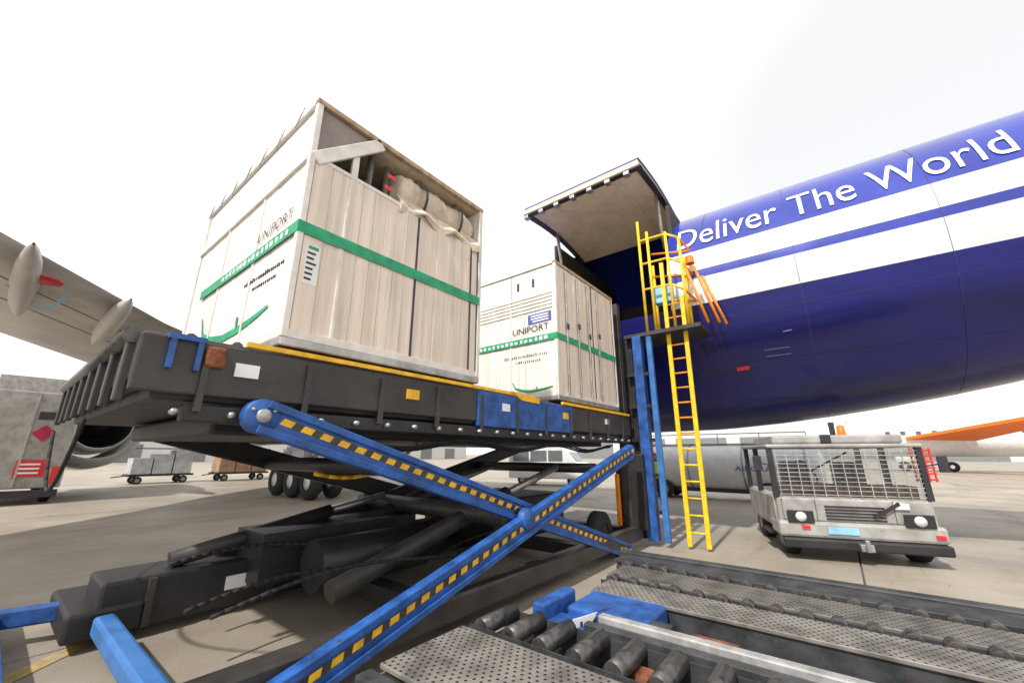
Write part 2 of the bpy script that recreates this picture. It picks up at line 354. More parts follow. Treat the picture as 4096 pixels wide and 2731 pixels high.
for q in range(7):
    y = DOOR0+0.35+q*0.5; p = door_prof(0.985)
    mbox('latch', 'steel', door, p.x-0.09, p.x+0.07, y-0.07, y+0.07, p.z-0.15, p.z-0.05, bevel=0.01)
for q in range(5):
    y = DOOR0+0.7+q*0.62; mk('panel_rib', 'frame_light', door, lambda b: dfn(b, 0.08, 0.93, y, y+0.035, 0.02, off=-0.022))
mtube('door_actuator', 'steel', air, (10.0, DOOR0+0.15, 7.0), tuple(door_prof(0.55)+Vector((0, DOOR0+0.15, -0.05))), 0.05, 10)
mtube('door_actuator', 'steel', air, (10.0, DOOR1-0.15, 7.0), tuple(door_prof(0.55)+Vector((0, DOOR1-0.15, -0.05))), 0.05, 10)
# lettering on the skin
bmt = text_mesh('Deliver The World'); bmw = text_mesh('Deliver The ')
xw = max(v.co.x for v in text_mesh('Deliver The W').verts); xs = [v.co.x for v in bmt.verts]
wx0 = xw-0.93; wx1 = max(xs); bmw.free()
bmesh.ops.triangulate(bmt, faces=bmt.faces[:]); 
for _ in range(2): bmesh.ops.subdivide_edges(bmt, edges=[e for e in bmt.edges if e.calc_length() > 0.18], cuts=1, use_grid_fill=False)
bmesh.ops.triangulate(bmt, faces=bmt.faces[:])
UA, UB = -0.1448*10.35, -0.330*10.2              # where 'World' starts and ends along the fuselage
for v in bmt.verts:
    s = (v.co.x-wx0)/(wx1-wx0); u = UA+(UB-UA)*s
    e0, e1 = phi_for(u, 27.0), phi_for(u, 29.25)
    v.co = fpt(u, e0+(e1-e0)*(v.co.y/0.72), 0.012)
obj('lettering', bmt, 'white_print', air)
for (u0, e0, du, de) in ((0.3, 14.2, 0.16, 0.10), (1.2, 10.2, 0.25, 0.5)):   # placards and small marks
    bm = bmesh.new(); P = [fpt(u0+a*du, phi_for(u0, e0+b_*de), 0.006) for a, b_ in ((0,0),(1,0),(1,1),(0,1))]
    bm.faces.new([bm.verts.new(p) for p in P]); obj('placard', bm, 'label_red' if de > 0.4 else 'steel', air)
# panel joints running round and along the skin
for u in (-4.4, -2.2, 0.0, 1.7, 8.4):
    bm = bmesh.new(); pr = None
    for i in range(40):
        ph = R_(-100)+R_(190)*i/39; a, b_ = bm.verts.new(fpt(u, ph, 0.003)), bm.verts.new(fpt(u+0.008, ph, 0.003))
        if pr: bm.faces.new([pr[0], pr[1], b_, a])
        pr = (a, b_)
    obj('skin_joint', bm, 'skin_gap', air)
for e in (17.2, 11.0):
    bm = bmesh.new(); pr = None
    for u in [x for x in us if -8 < x < 3]:
        ph = phi_for(u, e); a, b_ = bm.verts.new(fpt(u, ph, 0.003)), bm.verts.new(fpt(u, ph+0.0025, 0.003))
        if pr: bm.faces.new([pr[0], pr[1], b_, a])
        pr = (a, b_)
    obj('skin_joint', bm, 'skin_gap', air)
for (u0, e0, w_, h_) in ((-3.4, 16.0, 0.35, 0.9), (0.4, 11.5, 0.45, 0.8)):
    bm = bmesh.new()
    P = [(u0, e0), (u0+w_, e0), (u0+w_, e0+h_), (u0, e0+h_)]
    for a_, b_ in zip(P, P[1:]+P[:1]):
        da = Vector((b_[0]-a_[0], b_[1]-a_[1])); A_ = fpt(a_[0], phi_for(a_[0], a_[1]), 0.004); B_ = fpt(b_[0], phi_for(b_[0], b_[1]), 0.004)
        nn_ = Vector((-1, 0, 0.2)).normalized(); sd_ = (B_-A_).normalized().cross(nn_)*0.006
        bm.faces.new([bm.verts.new(A_-sd_), bm.verts.new(B_-sd_), bm.verts.new(B_+sd_), bm.verts.new(A_+sd_)])
    obj('access_hatch', bm, 'skin_gap', air)
# belly fairing and belly lights
bm = bmesh.new(); lathe(bm, (VC, 9, 3.5), (0,1,0), [(0,0.05),(1.5,1.6),(4,2.3),(8,2.6),(16,2.6),(20,1.8),(23,0.1)], 28)
for v in bm.verts: v.co.x = VC+(v.co.x-VC)*1.25; v.co.z = 3.5+(v.co.z-3.5)*0.55
obj('belly_fairing', bm, 'fus_grey', air)
# wing seen from below, sweeping out over the left of the apron
wst = [(9.9, 17.2, 27.5, 4.15, 1.0), (6.0, 15.4, 24.6, 4.55, 0.75), (2.1, 12.9, 21.2, 4.95, 0.55), (-0.6, 9.9, 18.0, 5.15, 0.45), (-5, 6.5, 13.8, 5.55, 0.35), (-16, -1.0, 4.5, 6.6, 0.18)]
bm = bmesh.new(); rg = []
for (x, te, le, z, th) in wst:
    c = le-te; ring = []
    for (s, h) in ((0,0),(0.18,-0.25),(0.45,-0.5),(0.75,-0.55),(0.93,-0.38),(1,0),(0.93,0.5),(0.7,0.8),(0.4,0.75),(0.15,0.35)):
        ring.append(bm.verts.new((x, te+c*s, z+h*th)))
    rg.append(ring)
for A, B2 in zip(rg[:-1], rg[1:]):
    for i in range(10): bm.faces.new([A[i], A[(i+1)%10], B2[(i+1)%10], B2[i]]).smooth = True
bm.faces.new(rg[-1]); wing = obj('wing', bm, 'wing_grey', air)
def wz(x, y):
    for a, b_ in zip(wst[:-1], wst[1:]):
        if b_[0] <= x <= a[0]:
            t = (x-a[0])/(b_[0]-a[0]); return a[3]+(b_[3]-a[3])*t, a[1]+(b_[1]-a[1])*t
    return 5.2, 10
for x, ln in ((-0.25, 4.6), (1.15, 4.6), (5.2, 4.6)):                        # canoe shaped flap track fairings
    z, te = wz(x, 0); bm = bmesh.new()
    lathe(bm, (x, te-1.0, z-0.22), (0, 1, -0.03), [(0,0.02),(0.35,0.11),(1.0,0.19),(2.2,0.24),(3.4,0.21),(4.2,0.12),(ln+0.2,0.02)], 16)
    for v in bm.verts: v.co.x = x+(v.co.x-x)*0.8
    obj('flap_track_fairing', bm, 'wing_grey', wing)
for dy in (1.6, 2.9):                                                            # flap and spoiler gaps
    bm = bmesh.new(); pr = None
    for x in (6, 4, 2.1, 0.8, -0.6, -3):
        z, te = wz(x, 0); p0 = bm.verts.new((x, te+dy, z-0.31 if dy > 2 else z-0.235)); p1 = bm.verts.new((x, te+dy+0.05, z-0.32 if dy > 2 else z-0.245))
        if pr: bm.faces.new([pr[0], pr[1], p1, p0])
        pr = (p0, p1)
    obj('flap_gap', bm, 'joint', wing)
# round red emblem with a pale blue arc under it on the wing's underside near the trailing edge
def ribbon(pts, w, nrm, m, name, parent):
    bm = bmesh.new(); pr = None; nrm = Vector(nrm)
    for i, p in enumerate(pts):
        p = Vector(p); a = Vector(pts[max(0, i-1)]); b_ = Vector(pts[min(len(pts)-1, i+1)]); s = (b_-a).normalized().cross(nrm)*(w[i]/2 if isinstance(w, list) else w/2)
        cur = (bm.verts.new(p-s), bm.verts.new(p+s))
        if pr: bm.faces.new([pr[0], pr[1], cur[1], cur[0]])
        pr = cur
    return obj(name, bm, m, parent)
mk('emblem_disc', 'label_red', wing, lambda b: lathe(b, (-0.06, 10.9, 4.80), (0, 0, 1), [(0, 0.001), (0, 0.27), (0.03, 0.27)], 24))
ribbon([(-0.42+0.75*i/14, 11.35+1.5*math.sin(math.pi*i/14), 4.72-0.05*math.sin(math.pi*i/14)) for i in range(15)], 0.07, (0,0,1), 'pale_blue', 'emblem_arc', wing)
# engine hung under the wing, exhaust towards us
eng = mk('engine_cowl', 'fus_white', air, lambda b: lathe(b, (2.8, 24.2, 2.9), (0,1,0), [(0.7,1.32),(0.72,1.42),(2.2,1.78),(4.2,1.9),(6.2,1.85),(7.2,1.65),(7.3,1.55),(6.6,1.45)], 40))
mk('engine_core', 'wing_grey', eng, lambda b: lathe(b, (2.8, 24.2, 2.9), (0,1,0), [(0.0,0.92),(0.02,0.98),(1.6,1.15),(3.5,1.2)], 36))
mk('exhaust_bore', 'black_metal', eng, lambda b: lathe(b, (2.8, 24.2, 2.9), (0,1,0), [(0.01,0.91),(1.4,0.80),(1.41,0.02)], 36))
mk('exhaust_plug', 'black_metal', eng, lambda b: lathe(b, (2.8, 23.9, 2.9), (0,1,0), [(0,0.03),(0.8,0.3),(1.5,0.42)], 24))
mk('pylon', 'fus_white', air, lambda b: prism(b, [(2.68,22.0,4.6),(2.68,24.6,3.85),(2.68,29.0,4.5),(2.68,28.0,5.1),(2.68,23.0,4.95)], (0.24,0,0)), bevel=0.05)
# main landing gear
g = mk('gear_leg', 'galv', air, lambda b: [tube(b, (8.7,18.2,4.0), (8.7,18.2,0.75), 0.17), tube(b, (8.7,18.2,1.2), (10.2,18.2,3.4), 0.09), bar(b, (8.7,16.7,0.7), (8.7,19.7,0.7), 0.22, 0.2, Vector((1,0,0)))])
for yy in (16.7, 18.2, 19.7):
    for xx in (8.05, 8.95):
        w = mk('gear_wheel', 'rubber', g, lambda b: lathe(b, (xx, yy, 0.68), (1,0,0), [(0,0.3),(0.0,0.55),(0.08,0.66),(0.2,0.68),(0.32,0.66),(0.4,0.55),(0.4,0.3)], 24))
        mk('hub', 'white_paint', w, lambda b: lathe(b, (xx+0.03, yy, 0.68), (1,0,0), [(0,0.02),(0,0.32),(0.34,0.32),(0.34,0.02)], 18))

# ------------------------------------------------------------------ cargo loader
ld = thing('cargo_loader', 'blue scissor-lift cargo loader with raised dark platform and yellow ladder', 'cargo loader', (4.5, 5.3, 0))
PX0, PX1, PY0, PY1, PZ0, PZ1 = 0.45, 8.45, 3.40, 7.3, 1.98, 2.57
plat = mk('platform', 'loader_dark', ld, lambda b: [box(b, PX0+0.12, PX1, PY0+0.05, PY1, PZ0+0.12, PZ1-0.02), box(b, PX0+0.6, PX1-0.4, PY0+0.5, PY1-0.5, PZ0-0.08, PZ0+0.1)], bevel=0.03)
# side beam: grey, a rounded bracket, a blue section, a grey end
mbox('side_beam', 'loader_grey', plat, PX0, 3.62, PY0, PY0+0.05, PZ0+0.16, PZ1-0.05, bevel=0.015)
mbox('side_beam', 'loader_blue', plat, 3.625, 5.95, PY0-0.012, PY0+0.045, PZ0+0.10, PZ1-0.05, bevel=0.015)
mbox('side_beam', 'loader_grey', plat, 5.955, PX1, PY0, PY0+0.05, PZ0+0.14, PZ1-0.05, bevel=0.015)
mbox('lower_rail', 'loader_dark', plat, PX0+0.3, PX1-0.1, PY0+0.02, PY0+0.12, PZ0-0.02, PZ0+0.10, bevel=0.015)
for q in range(11): mbox('web_plate', 'loader_grey', plat, 0.8+q*0.72, 0.84+q*0.72, PY0-0.025, PY0+0.02, PZ0+0.05, PZ1-0.10)
for q in range(24): mk('bolt', 'steel', plat, lambda b: lathe(b, (0.7+q*0.33, PY0-0.03, PZ0+0.04), (0,1,0), [(0,0.001),(0,0.022),(0.06,0.022)], 8))
mbox('edge_stripe', 'hazard', plat, 1.05, 4.85, PY0-0.018, PY0+0.02, PZ1-0.034, PZ1+0.004)
mbox('edge_stripe', 'hazard', plat, 5.65, PX1-0.05, PY0-0.022, PY0+0.02, PZ1-0.038, PZ1+0.006)
mk('edge_bracket', 'hazard', plat, lambda b: prism(b, [(4.3,PY0-0.03,PZ1+0.01),(4.95,PY0-0.03,PZ1-0.02),(4.95,PY0-0.03,PZ1-0.10),(4.5,PY0-0.03,PZ1-0.09)], (0,0.02,0)))
for q in range(26): mtube('deck_roller', 'roller', plat, (0.75+q*0.3, PY0+0.2, PZ1+0.0), (0.75+q*0.3, PY1-0.2, PZ1+0.0), 0.04, 10)
# operator end: stops, rounded end cap, hoses
mk('end_beam', 'loader_dark', plat, lambda b: [box(b, PX0, PX0+0.14, PY0+0.02, PY1, PZ0+0.2, PZ1-0.03)], bevel=0.04)
mk('end_roller', 'roller', plat, lambda b: [tube(b, (PX0-0.02, PY0+0.1, PZ1-0.06), (PX0-0.02, PY1-0.1, PZ1-0.06), 0.055, 16)])
for q in range(8): mbox('end_bracket', 'loader_grey', plat, PX0-0.04, PX0+0.01, PY0+0.12+q*0.52, PY0+0.20+q*0.52, PZ0+0.1, PZ1-0.02, bevel=0.01)
for yy in (3.36, 4.7, 6.0):
    st = mk('load_stop', 'loader_blue', plat, lambda b: [box(b, 0.60, 0.63, yy, yy+0.05, 2.30, 2.50), box(b, 0.75, 0.78, yy, yy+0.05, 2.30, 2.50), box(b, 0.585, 0.795, yy-0.002, yy+0.052, 2.50, 2.535)])
    mk('rust_pad', 'rust', st, lambda b: box(b, 0.80, 0.93, yy-0.004, yy+0.05, 2.34, 2.49), bevel=0.02)
mk('hose', 'rubber', plat, lambda b: path_tube(b, [(0.38, 4.2+2.2*t, 2.0-0.55*math.sin(t*3.1)) for t in [i/12 for i in range(13)]], 0.014))
mk('hose', 'hazard', plat, lambda b: path_tube(b, [(2.2+1.5*t, 4.4, 1.55+0.45*t*t-0.3*math.sin(t*3.14)*0.4) for t in [i/10 for i in range(11)]], 0.022))
# scissor arms
def arm(p, q, y, th, hgt, bright=True, m_='loader_blue'):
    p, q = Vector((p[0], y, p[1])), Vector((q[0], y, q[1])); d = (q-p).normalized(); n = Vector((-d.z, 0, d.x)); n = n if n.z > 0 else -n
    a = mk('scissor_arm', m_, ld, lambda b: bar(b, p, q, th, hgt, Vector((0,1,0))), bevel=0.02)
    if bright:
        for s in (1, -1): mk('flange', 'loader_blue', a, lambda b: bar(b, p+n*s*(hgt/2-0.03)-Vector((0,th/2+0.012,0)), q+n*s*(hgt/2-0.03)-Vector((0,th/2+0.012,0)), 0.03, 0.06, Vector((0,1,0))), bevel=0.008)
        L = (q-p).length; k = int(L/0.168); f = None
        ang = math.atan2(d.z, d.x)
        for i in range(1, k):
            c = p+d*(i*0.168+0.02)+n*0.012-Vector((0, th/2+0.003, 0)); M = Matrix.Translation(c) @ Matrix.Rotation(-ang, 4, 'Y')
            if f is None:
                bm = bmesh.new(); prism(bm, [(-0.056,0,-0.026),(0.036,0,-0.026),(0.056,0,0.026),(-0.036,0,0.026)], (0,0.004,0))
                f = obj('hazard_dash', bm, 'hazard', a); f.matrix_parent_inverse = Matrix(); f.matrix_basis = M
            else: inst(f, a, M, 'hazard_dash')
    if bright: mk('tape_band', 'loader_grey', a, lambda b: bar(b, p+d*0.2+n*0.012-Vector((0, th/2, 0)), q-d*0.2+n*0.012-Vector((0, th/2, 0)), 0.004, 0.058, Vector((0,1,0))))
    for e in (p, q):
        bo = mk('pivot_boss', m_, a, lambda b: lathe(b, e-Vector((0, th/2+0.012, 0)), (0,1,0), [(0,0.001),(0,hgt/2-0.01),(0.012,hgt/2),(th+0.02,hgt/2),(th+0.02,0.001)], 28))
        mk('pivot_pin', 'steel', bo, lambda b: lathe(b, e-Vector((0, th/2+0.035, 0)), (0,1,0), [(0,0.001),(0,0.045),(0.008,0.052),(0.03,0.052)], 16))
        for w_ in range(3): mk('bolt', 'steel', bo, lambda b: lathe(b, e+Vector((0.085*math.cos(w_*2.09+0.5), -th/2-0.022, 0.085*math.sin(w_*2.09+0.5))), (0,1,0), [(0,0.001),(0,0.014),(0.012,0.014)], 6))
    return a
arm((1.20, 2.02), (7.66, 0.04), 3.33, 0.09, 0.25)
arm((7.80, 1.80), (1.15, 0.08), 3.20, 0.10, 0.255)
arm((1.30, 2.02), (8.25, 0.16), 6.62, 0.10, 0.27, False, 'loader_dark')  # both far arms: shade put into the colour, dark instead of loader blue
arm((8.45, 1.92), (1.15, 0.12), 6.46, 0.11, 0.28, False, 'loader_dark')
cp = mk('centre_pin', 'loader_grey', ld, lambda b: tube(b, (4.30, 3.28, 0.98), (4.30, 6.75, 0.98), 0.12, 20))
mk('pin_cap', 'loader_blue', cp, lambda b: lathe(b, (4.30, 3.10, 0.98), (0,1,0), [(0,0.001),(0,0.11),(0.04,0.13),(0.1,0.13)], 20))
for xx, zz in ((2.6, 1.62), (6.9, 1.50)): mtube('cross_tube', 'loader_dark', ld, (xx, 3.5, zz), (xx, 6.6, zz), 0.09)
for yy in (4.2, 5.8):
    hc = mtube('hydraulic_cylinder', 'loader_grey', ld, (2.4, yy, 0.42), (5.2, yy, 1.15), 0.11, 16); mtube('piston_rod', 'steel', hc, (5.2, yy, 1.15), (6.7, yy, 1.52), 0.06, 14)
# chassis
ch = mk('chassis', 'loader_grey', ld, lambda b: [box(b, 1.0, 8.4, 3.28, 3.52, 0.14, 0.36), box(b, 1.0, 8.4, 6.5, 6.74, 0.14, 0.36)], bevel=0.02)
mbox('cross_beam', 'loader_pale', ch, 0.92, 1.07, 3.0, 5.6, 0.16, 0.32, bevel=0.03)
mbox('end_box', 'loader_blue', ch, -0.25, 0.25, 6.2, 7.2, 0.12, 0.34, bevel=0.03)
mk('chassis_shade_box', 'loader_dark', ch, lambda b: [box(b, 0.95, 8.1, 5.75, 6.45, 0.08, 0.55), box(b, 0.75, 1.3, 5.7, 6.9, 0.10, 0.34)], 0.03)  # dark chassis box, its colour also standing in for shadow under the far arm
mbox('cross_beam', 'loader_blue', ch, 0.27, 0.40, 3.4, 7.3, 0.14, 0.28, bevel=0.02)
mbar('outrigger', 'loader_blue', ch, (-0.6, 6.9, 0.22), (1.1, 6.2, 0.26), 0.16, 0.12, (0,0,1), bevel=0.02)
mk('outrigger_foot', 'black_metal', ch, lambda b: [tube(b, (-0.1, 6.75, 0.0), (-0.1, 6.75, 0.42), 0.07, 14), lathe(b, (-0.1, 6.75, 0.0), (0,0,1), [(0,0.001),(0,0.2),(0.03,0.2),(0.05,0.08)], 18)])
for xx in (3.0, 6.2, 8.2): mbox('cross_beam', 'loader_dark', ch, xx, xx+0.22, 3.53, 6.49, 0.16, 0.34)
mk('oil_tank', 'black_metal', ch, lambda b: [tube(b, (2.6, 5.0, 0.5), (4.2, 5.0, 0.5), 0.28, 20), box(b, 2.2, 4.4, 5.4, 6.2, 0.3, 0.85)])
mbox('engine_cover', 'loader_dark', ch, 5.4, 7.6, 4.6, 6.4, 0.3, 1.0, bevel=0.06)
for (xx, yy) in ((2.3, 6.15), (7.4, 3.62), (7.4, 6.1), (6.6, 6.1)):
    w = mk('wheel', 'rubber', ch, lambda b: lathe(b, (xx, yy, 0.36), (0,1,0), [(0,0.15),(0,0.30),(0.04,0.355),(0.22,0.355),(0.26,0.30),(0.26,0.15)], 24))
    mk('rim', 'loader_grey', w, lambda b: lathe(b, (xx, yy-0.005, 0.36), (0,1,0), [(0.03,0.001),(0.03,0.17),(0,0.19),(0.2,0.19)], 16))
for yy, zz in ((3.9, 0.62), (4.5, 0.5), (5.2, 0.7)): mk('hose', 'rubber', ch, lambda b: path_tube(b, [(1.3+0.09*i, yy+0.10*math.sin(i*0.21), zz+0.07*math.cos(i*0.17+yy)) for i in range(45)], 0.018))
mbox('wheel_chock', 'pale_blue', ch, 3.9, 4.3, 7.0, 7.3, 0.1, 0.34, bevel=0.03)
vb = mk('valve_block', 'loader_grey', ch, lambda b: [box(b, 4.5, 5.1, 5.5, 5.74, 0.3, 0.7)]+[tube(b, (4.55+0.12*i, 5.42, 0.6), (4.55+0.12*i, 5.5, 0.6), 0.035, 10) for i in range(5)], 0.01)
for i in range(7): mk('hose', 'rubber', vb, lambda b: path_tube(b, [(4.55+0.08*i-0.30*t*t*(i+2)*0.55, 5.44-0.5*math.sin(t*2.4)*0.6, 0.62+0.32*math.sin(t*3.0)-0.45*t) for t in [j/10 for j in range(11)]], 0.016))
for i in range(6): mbox('box_rib', 'loader_grey', ch, 1.3+1.15*i, 1.36+1.15*i, 5.70, 5.755, 0.1, 0.53)
for i in range(3): mk('label_plate', 'hazard' if i else 'white_print', ch, lambda b: box(b, 2.0+1.9*i, 2.22+1.9*i, 5.735, 5.749, 0.26, 0.40))
mk('ram', 'loader_grey', ch, lambda b: [tube(b, (1.5, 6.0, 0.62), (3.3, 6.0, 0.95), 0.09, 16)]); mtube('ram_rod', 'steel', ch, (3.3, 6.0, 0.95), (4.2, 6.0, 1.1), 0.05, 12)
mk('cable_bundle', 'rubber', ld, lambda b: [path_tube(b, [(1.6+6.2*t, 3.55+0.03*i, 1.92-0.10*math.sin(t*math.pi*3)**2-0.02*i) for t in [j/24 for j in range(25)]], 0.013) for i in range(3)])
for i in range(5): mbox('warning_label', 'hazard' if i % 2 else 'white_print', plat, 1.0+1.55*i, 1.16+1.55*i, PY0-0.0155, PY0-0.0005, 2.30, 2.40)
# front columns, guard basket and ladder
for (xx, yy, r, m_) in ((8.55, 3.12, 0.10, 'loader_blue'), (8.55, 2.86, 0.055, 'loader_pale'), (8.75, 3.42, 0.11, 'loader_dark'), (8.35, 3.52, 0.085, 'loader_grey')):
    mk('front_column', m_, ld, lambda b: box(b, xx-r, xx+r, yy-r, yy+r, 0.1, 4.3 if m_ != 'loader_grey' else 5.1), bevel=0.012)
for zz in (0.6, 1.3, 2.0, 2.7, 3.4): mbox('column_brace', 'loader_dark', ld, 8.48, 8.62, 2.92, 3.40, zz, zz+0.07)
mbox('column_cover', 'loader_dark', ld, 8.30, 8.46, 3.15, 3.75, 0.3, 1.75, bevel=0.02)
mbox('column_guard', 'ladder_orange', ld, 8.22, 8.29, 3.66, 3.74, 0.35, 1.35, bevel=0.01)
fp = mbox('walkway', 'loader_grey', ld, 8.47, 9.5, 1.75, 3.4, 4.28, 4.36)
lad = mk('ladder', 'ladder_yellow', ld, lambda b: [bar(b, (8.70, 2.50, 0.05), (8.70, 2.46, 6.0), 0.05, 0.085, Vector((1,0,0))), bar(b, (8.70, 2.16, 0.05), (8.70, 2.10, 5.1), 0.05, 0.085, Vector((1,0,0)))], bevel=0.006)
for q in range(16): mtube('rung', 'ladder_orange' if q > 5 else 'ladder_yellow', lad, (8.70, 2.49, 0.3+q*0.31), (8.70, 2.14, 0.3+q*0.31), 0.018, 8)
bk = mk('guard_basket', 'ladder_yellow', ld, lambda b: [tube(b, (x, y, 4.36), (x, y, z), 0.032, 10) for (x, y, z) in ((8.7, 2.92, 7.25), (8.7, 2.72, 6.9), (8.7, 2.30, 6.75), (8.7, 2.02, 6.5), (9.35, 2.85, 6.3), (9.35, 2.1, 6.3))])
for zz in (5.45, 6.1, 6.72):
    mk('guard_rail', 'ladder_yellow', bk, lambda b: path_tube(b, [(8.7, 2.92, zz), (8.7, 2.3, zz-0.02), (8.7, 2.02, zz-0.22)], 0.026))
    mk('guard_rail', 'ladder_orange', bk, lambda b: path_tube(b, [(8.7, 2.02, zz-0.22), (9.35, 1.95, zz-0.3), (9.35, 2.85, zz-0.1)], 0.026))
for (x, y, z0, z1) in ((8.75, 1.90, 4.4, 5.9), (8.9, 1.72, 4.4, 5.8), (9.1, 1.62, 4.4, 5.6)): mtube('guard_post', 'ladder_orange', bk, (x, y+0.1, z1), (x, y-0.25, z0), 0.03, 10)
mbox('control_box', 'pale_blue', bk, 8.85, 9.1, 2.35, 2.75, 5.1, 5.5, bevel=0.02)
mk('beacon', 'orange', bk, lambda b: lathe(b, (9.2, 1.95, 6.02), (0,0,1), [(0,0.1),(0.03,0.1),(0.18,0.085),(0.22,0.02)], 14))

# ------------------------------------------------------------------ containers on the platform
def container(nm, label, X0, group, detail):
    X1, Y0, Y1, Z0, Z1 = X0+2.34, 3.46, 6.65, 2.63, 5.13
    t = thing(nm, label, 'container', (X0+1.17, 5.0, Z0), group)
    YF = Y0                                            # side towards the camera
    base = mbox('pallet_base', 'steel', t, X0-0.03, X1+0.03, Y0-0.03, Y1+0.03, Z0-0.02, Z0+0.06, bevel=0.015)
    ZM = 4.48                                          # rail below the open top
    def post(x, y, m_='frame_light', z1=Z1): return mbox('corner_post', m_, t, x-0.03, x+0.03, y-0.03, y+0.03, Z0+0.06, z1, bevel=0.008)
    post(X0, Y0); post(X1, Y0); post(X0, Y1); post(X1, Y1)
    seams = [X0+0.03, X0+0.40, X0+1.28, X1-0.17, X1-0.03] if detail else [X0+0.03, X0+0.62, X0+1.35, X1-0.03]
    for i in range(len(seams)-1):
        nb = max(1, round((seams[i+1]-seams[i])/0.15)); bw = (seams[i+1]-seams[i]-0.012)/nb
        for j in range(nb):
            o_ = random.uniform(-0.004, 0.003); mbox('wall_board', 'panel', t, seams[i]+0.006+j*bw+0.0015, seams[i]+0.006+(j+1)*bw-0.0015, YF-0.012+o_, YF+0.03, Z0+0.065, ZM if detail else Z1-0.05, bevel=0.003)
        mbox('panel_seam', 'strap' if i else 'frame_light', t, seams[i+1]-0.012, seams[i+1]+0.012, YF-0.022, YF-0.008, Z0+0.07, ZM-0.02 if detail else Z1-0.06)
    ys = [Y0+0.03, 4.45, 5.5, Y1-0.03]
    for i in range(3):
        for j in range(6):
            bw = (ys[i+1]-ys[i]-0.01)/6; o_ = random.uniform(-0.002, 0.003)
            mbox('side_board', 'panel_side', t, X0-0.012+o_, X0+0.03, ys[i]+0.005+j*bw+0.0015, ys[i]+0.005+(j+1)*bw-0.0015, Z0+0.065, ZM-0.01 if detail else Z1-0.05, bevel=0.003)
    for i in (1, 2): mbox('panel_seam', 'frame_light', t, X0-0.024, X0-0.010, ys[i]-0.02, ys[i]+0.02, Z0+0.08, ZM-0.03)
    mbox('back_panel', 'panel_side', t, X1-0.03, X1+0.01, Y0+0.04, Y1-0.04, Z0+0.07, Z1-0.05)
    mbox('back_panel', 'panel', t, X0+0.04, X1-0.04, Y1-0.03, Y1+0.01, Z0+0.07, Z1-0.05)
    mbox('roof', 'canvas', t, X0+0.02, X1-0.02, Y0+0.02, Y1-0.02, Z1-0.04, Z1)
    # top rails, worn edges
    for (a, n_) in (((X0-0.035, X1+0.035, Y0-0.035, Y0+0.03, Z1-0.045, Z1+0.015), 0), ((X0-0.036, X0+0.03, Y0+0.031, Y1, Z1-0.04, Z1+0.014), 0), ((X1-0.03, X1+0.034, Y0+0.031, Y1, Z1-0.04, Z1+0.014), 0)):
        mbox('top_rail', 'frame_worn' if a[3] < Y0+0.1 else 'frame_light', t, *a, bevel=0.008)
    mbox('bottom_rail', 'frame_light', t, X0-0.02, X1+0.02, Y0-0.024, Y0-0.013, Z0+0.06, Z0+0.13)
    mbox('bottom_rail', 'frame_light', t, X0-0.026, X0-0.014, Y0-0.02, Y1, Z0+0.06, Z0+0.13)
    if detail:
        # open upper half: diagonal brace and shaded gusset, poles, rolled canvas
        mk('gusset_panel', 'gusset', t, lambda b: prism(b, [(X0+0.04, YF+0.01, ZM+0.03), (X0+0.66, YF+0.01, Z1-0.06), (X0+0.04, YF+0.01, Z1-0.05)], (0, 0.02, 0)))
        mbar('diagonal_brace', 'frame_light', t, (X0+0.02, YF-0.01, ZM-0.02), (X0+0.70, YF-0.01, Z1-0.04), 0.05, 0.13, bevel=0.008)
        mbox('mid_rail', 'frame_light', t, X0-0.04, X0+0.02, Y0+0.03, Y1, ZM-0.04, ZM+0.03, bevel=0.008)
        mbox('mid_rail', 'frame_light', t, X0+0.03, X1-0.03, YF-0.02, YF+0.04, ZM-0.01, ZM+0.035, bevel=0.006)
        mbox('side_sheet', 'white_print', t, X0+0.0, X0+0.02, Y0+0.04, Y1-0.03, ZM+0.035, Z1-0.05)
        for (xx, yy) in ((X0+0.66, 3.62), (X0+0.92, 3.7), (X0+1.32, 3.6), (X0+1.75, 4.0)): mtube('inner_pole', 'steel', t, (xx, yy, Z0+0.1), (xx+0.03, yy, Z1-0.06), 0.036, 10)
        mtube('inner_pole', 'steel', t, (X0+0.6, 3.7, 4.62), (X0+2.2, 3.66, 4.9), 0.024, 10)
        def roll(b):
            lathe(b, (X0+1.02, 3.74, 4.80), (1, 0, 0.01), [(0, 0.02), (0, 0.10), (0.01, 0.12), (0.0, 0.17), (0.015, 0.22)]+[(0.03+1.2*k/40, 0.245+0.016*math.sin(k*0.42)+0.007*math.sin(k*1.7)) for k in range(41)]+[(1.24, 0.2), (1.235, 0.02)], 30)
            for v in b.verts: v.co.z += 0.02*math.sin(v.co.x*5)-0.03*max(0, 0.05-abs(v.co.x-X0-1.6)); v.co.y += 0.012*math.sin(v.co.x*9+v.co.z*14)
        rl = mk('rolled_canvas', 'canvas', t, roll)
        for xx in (X0+1.35, X0+1.95): mk('tie_strap', 'strap', rl, lambda b: lathe(b, (xx, 3.74, 4.80), (1,0,0), [(0,0.31),(0.04,0.31)], 18))
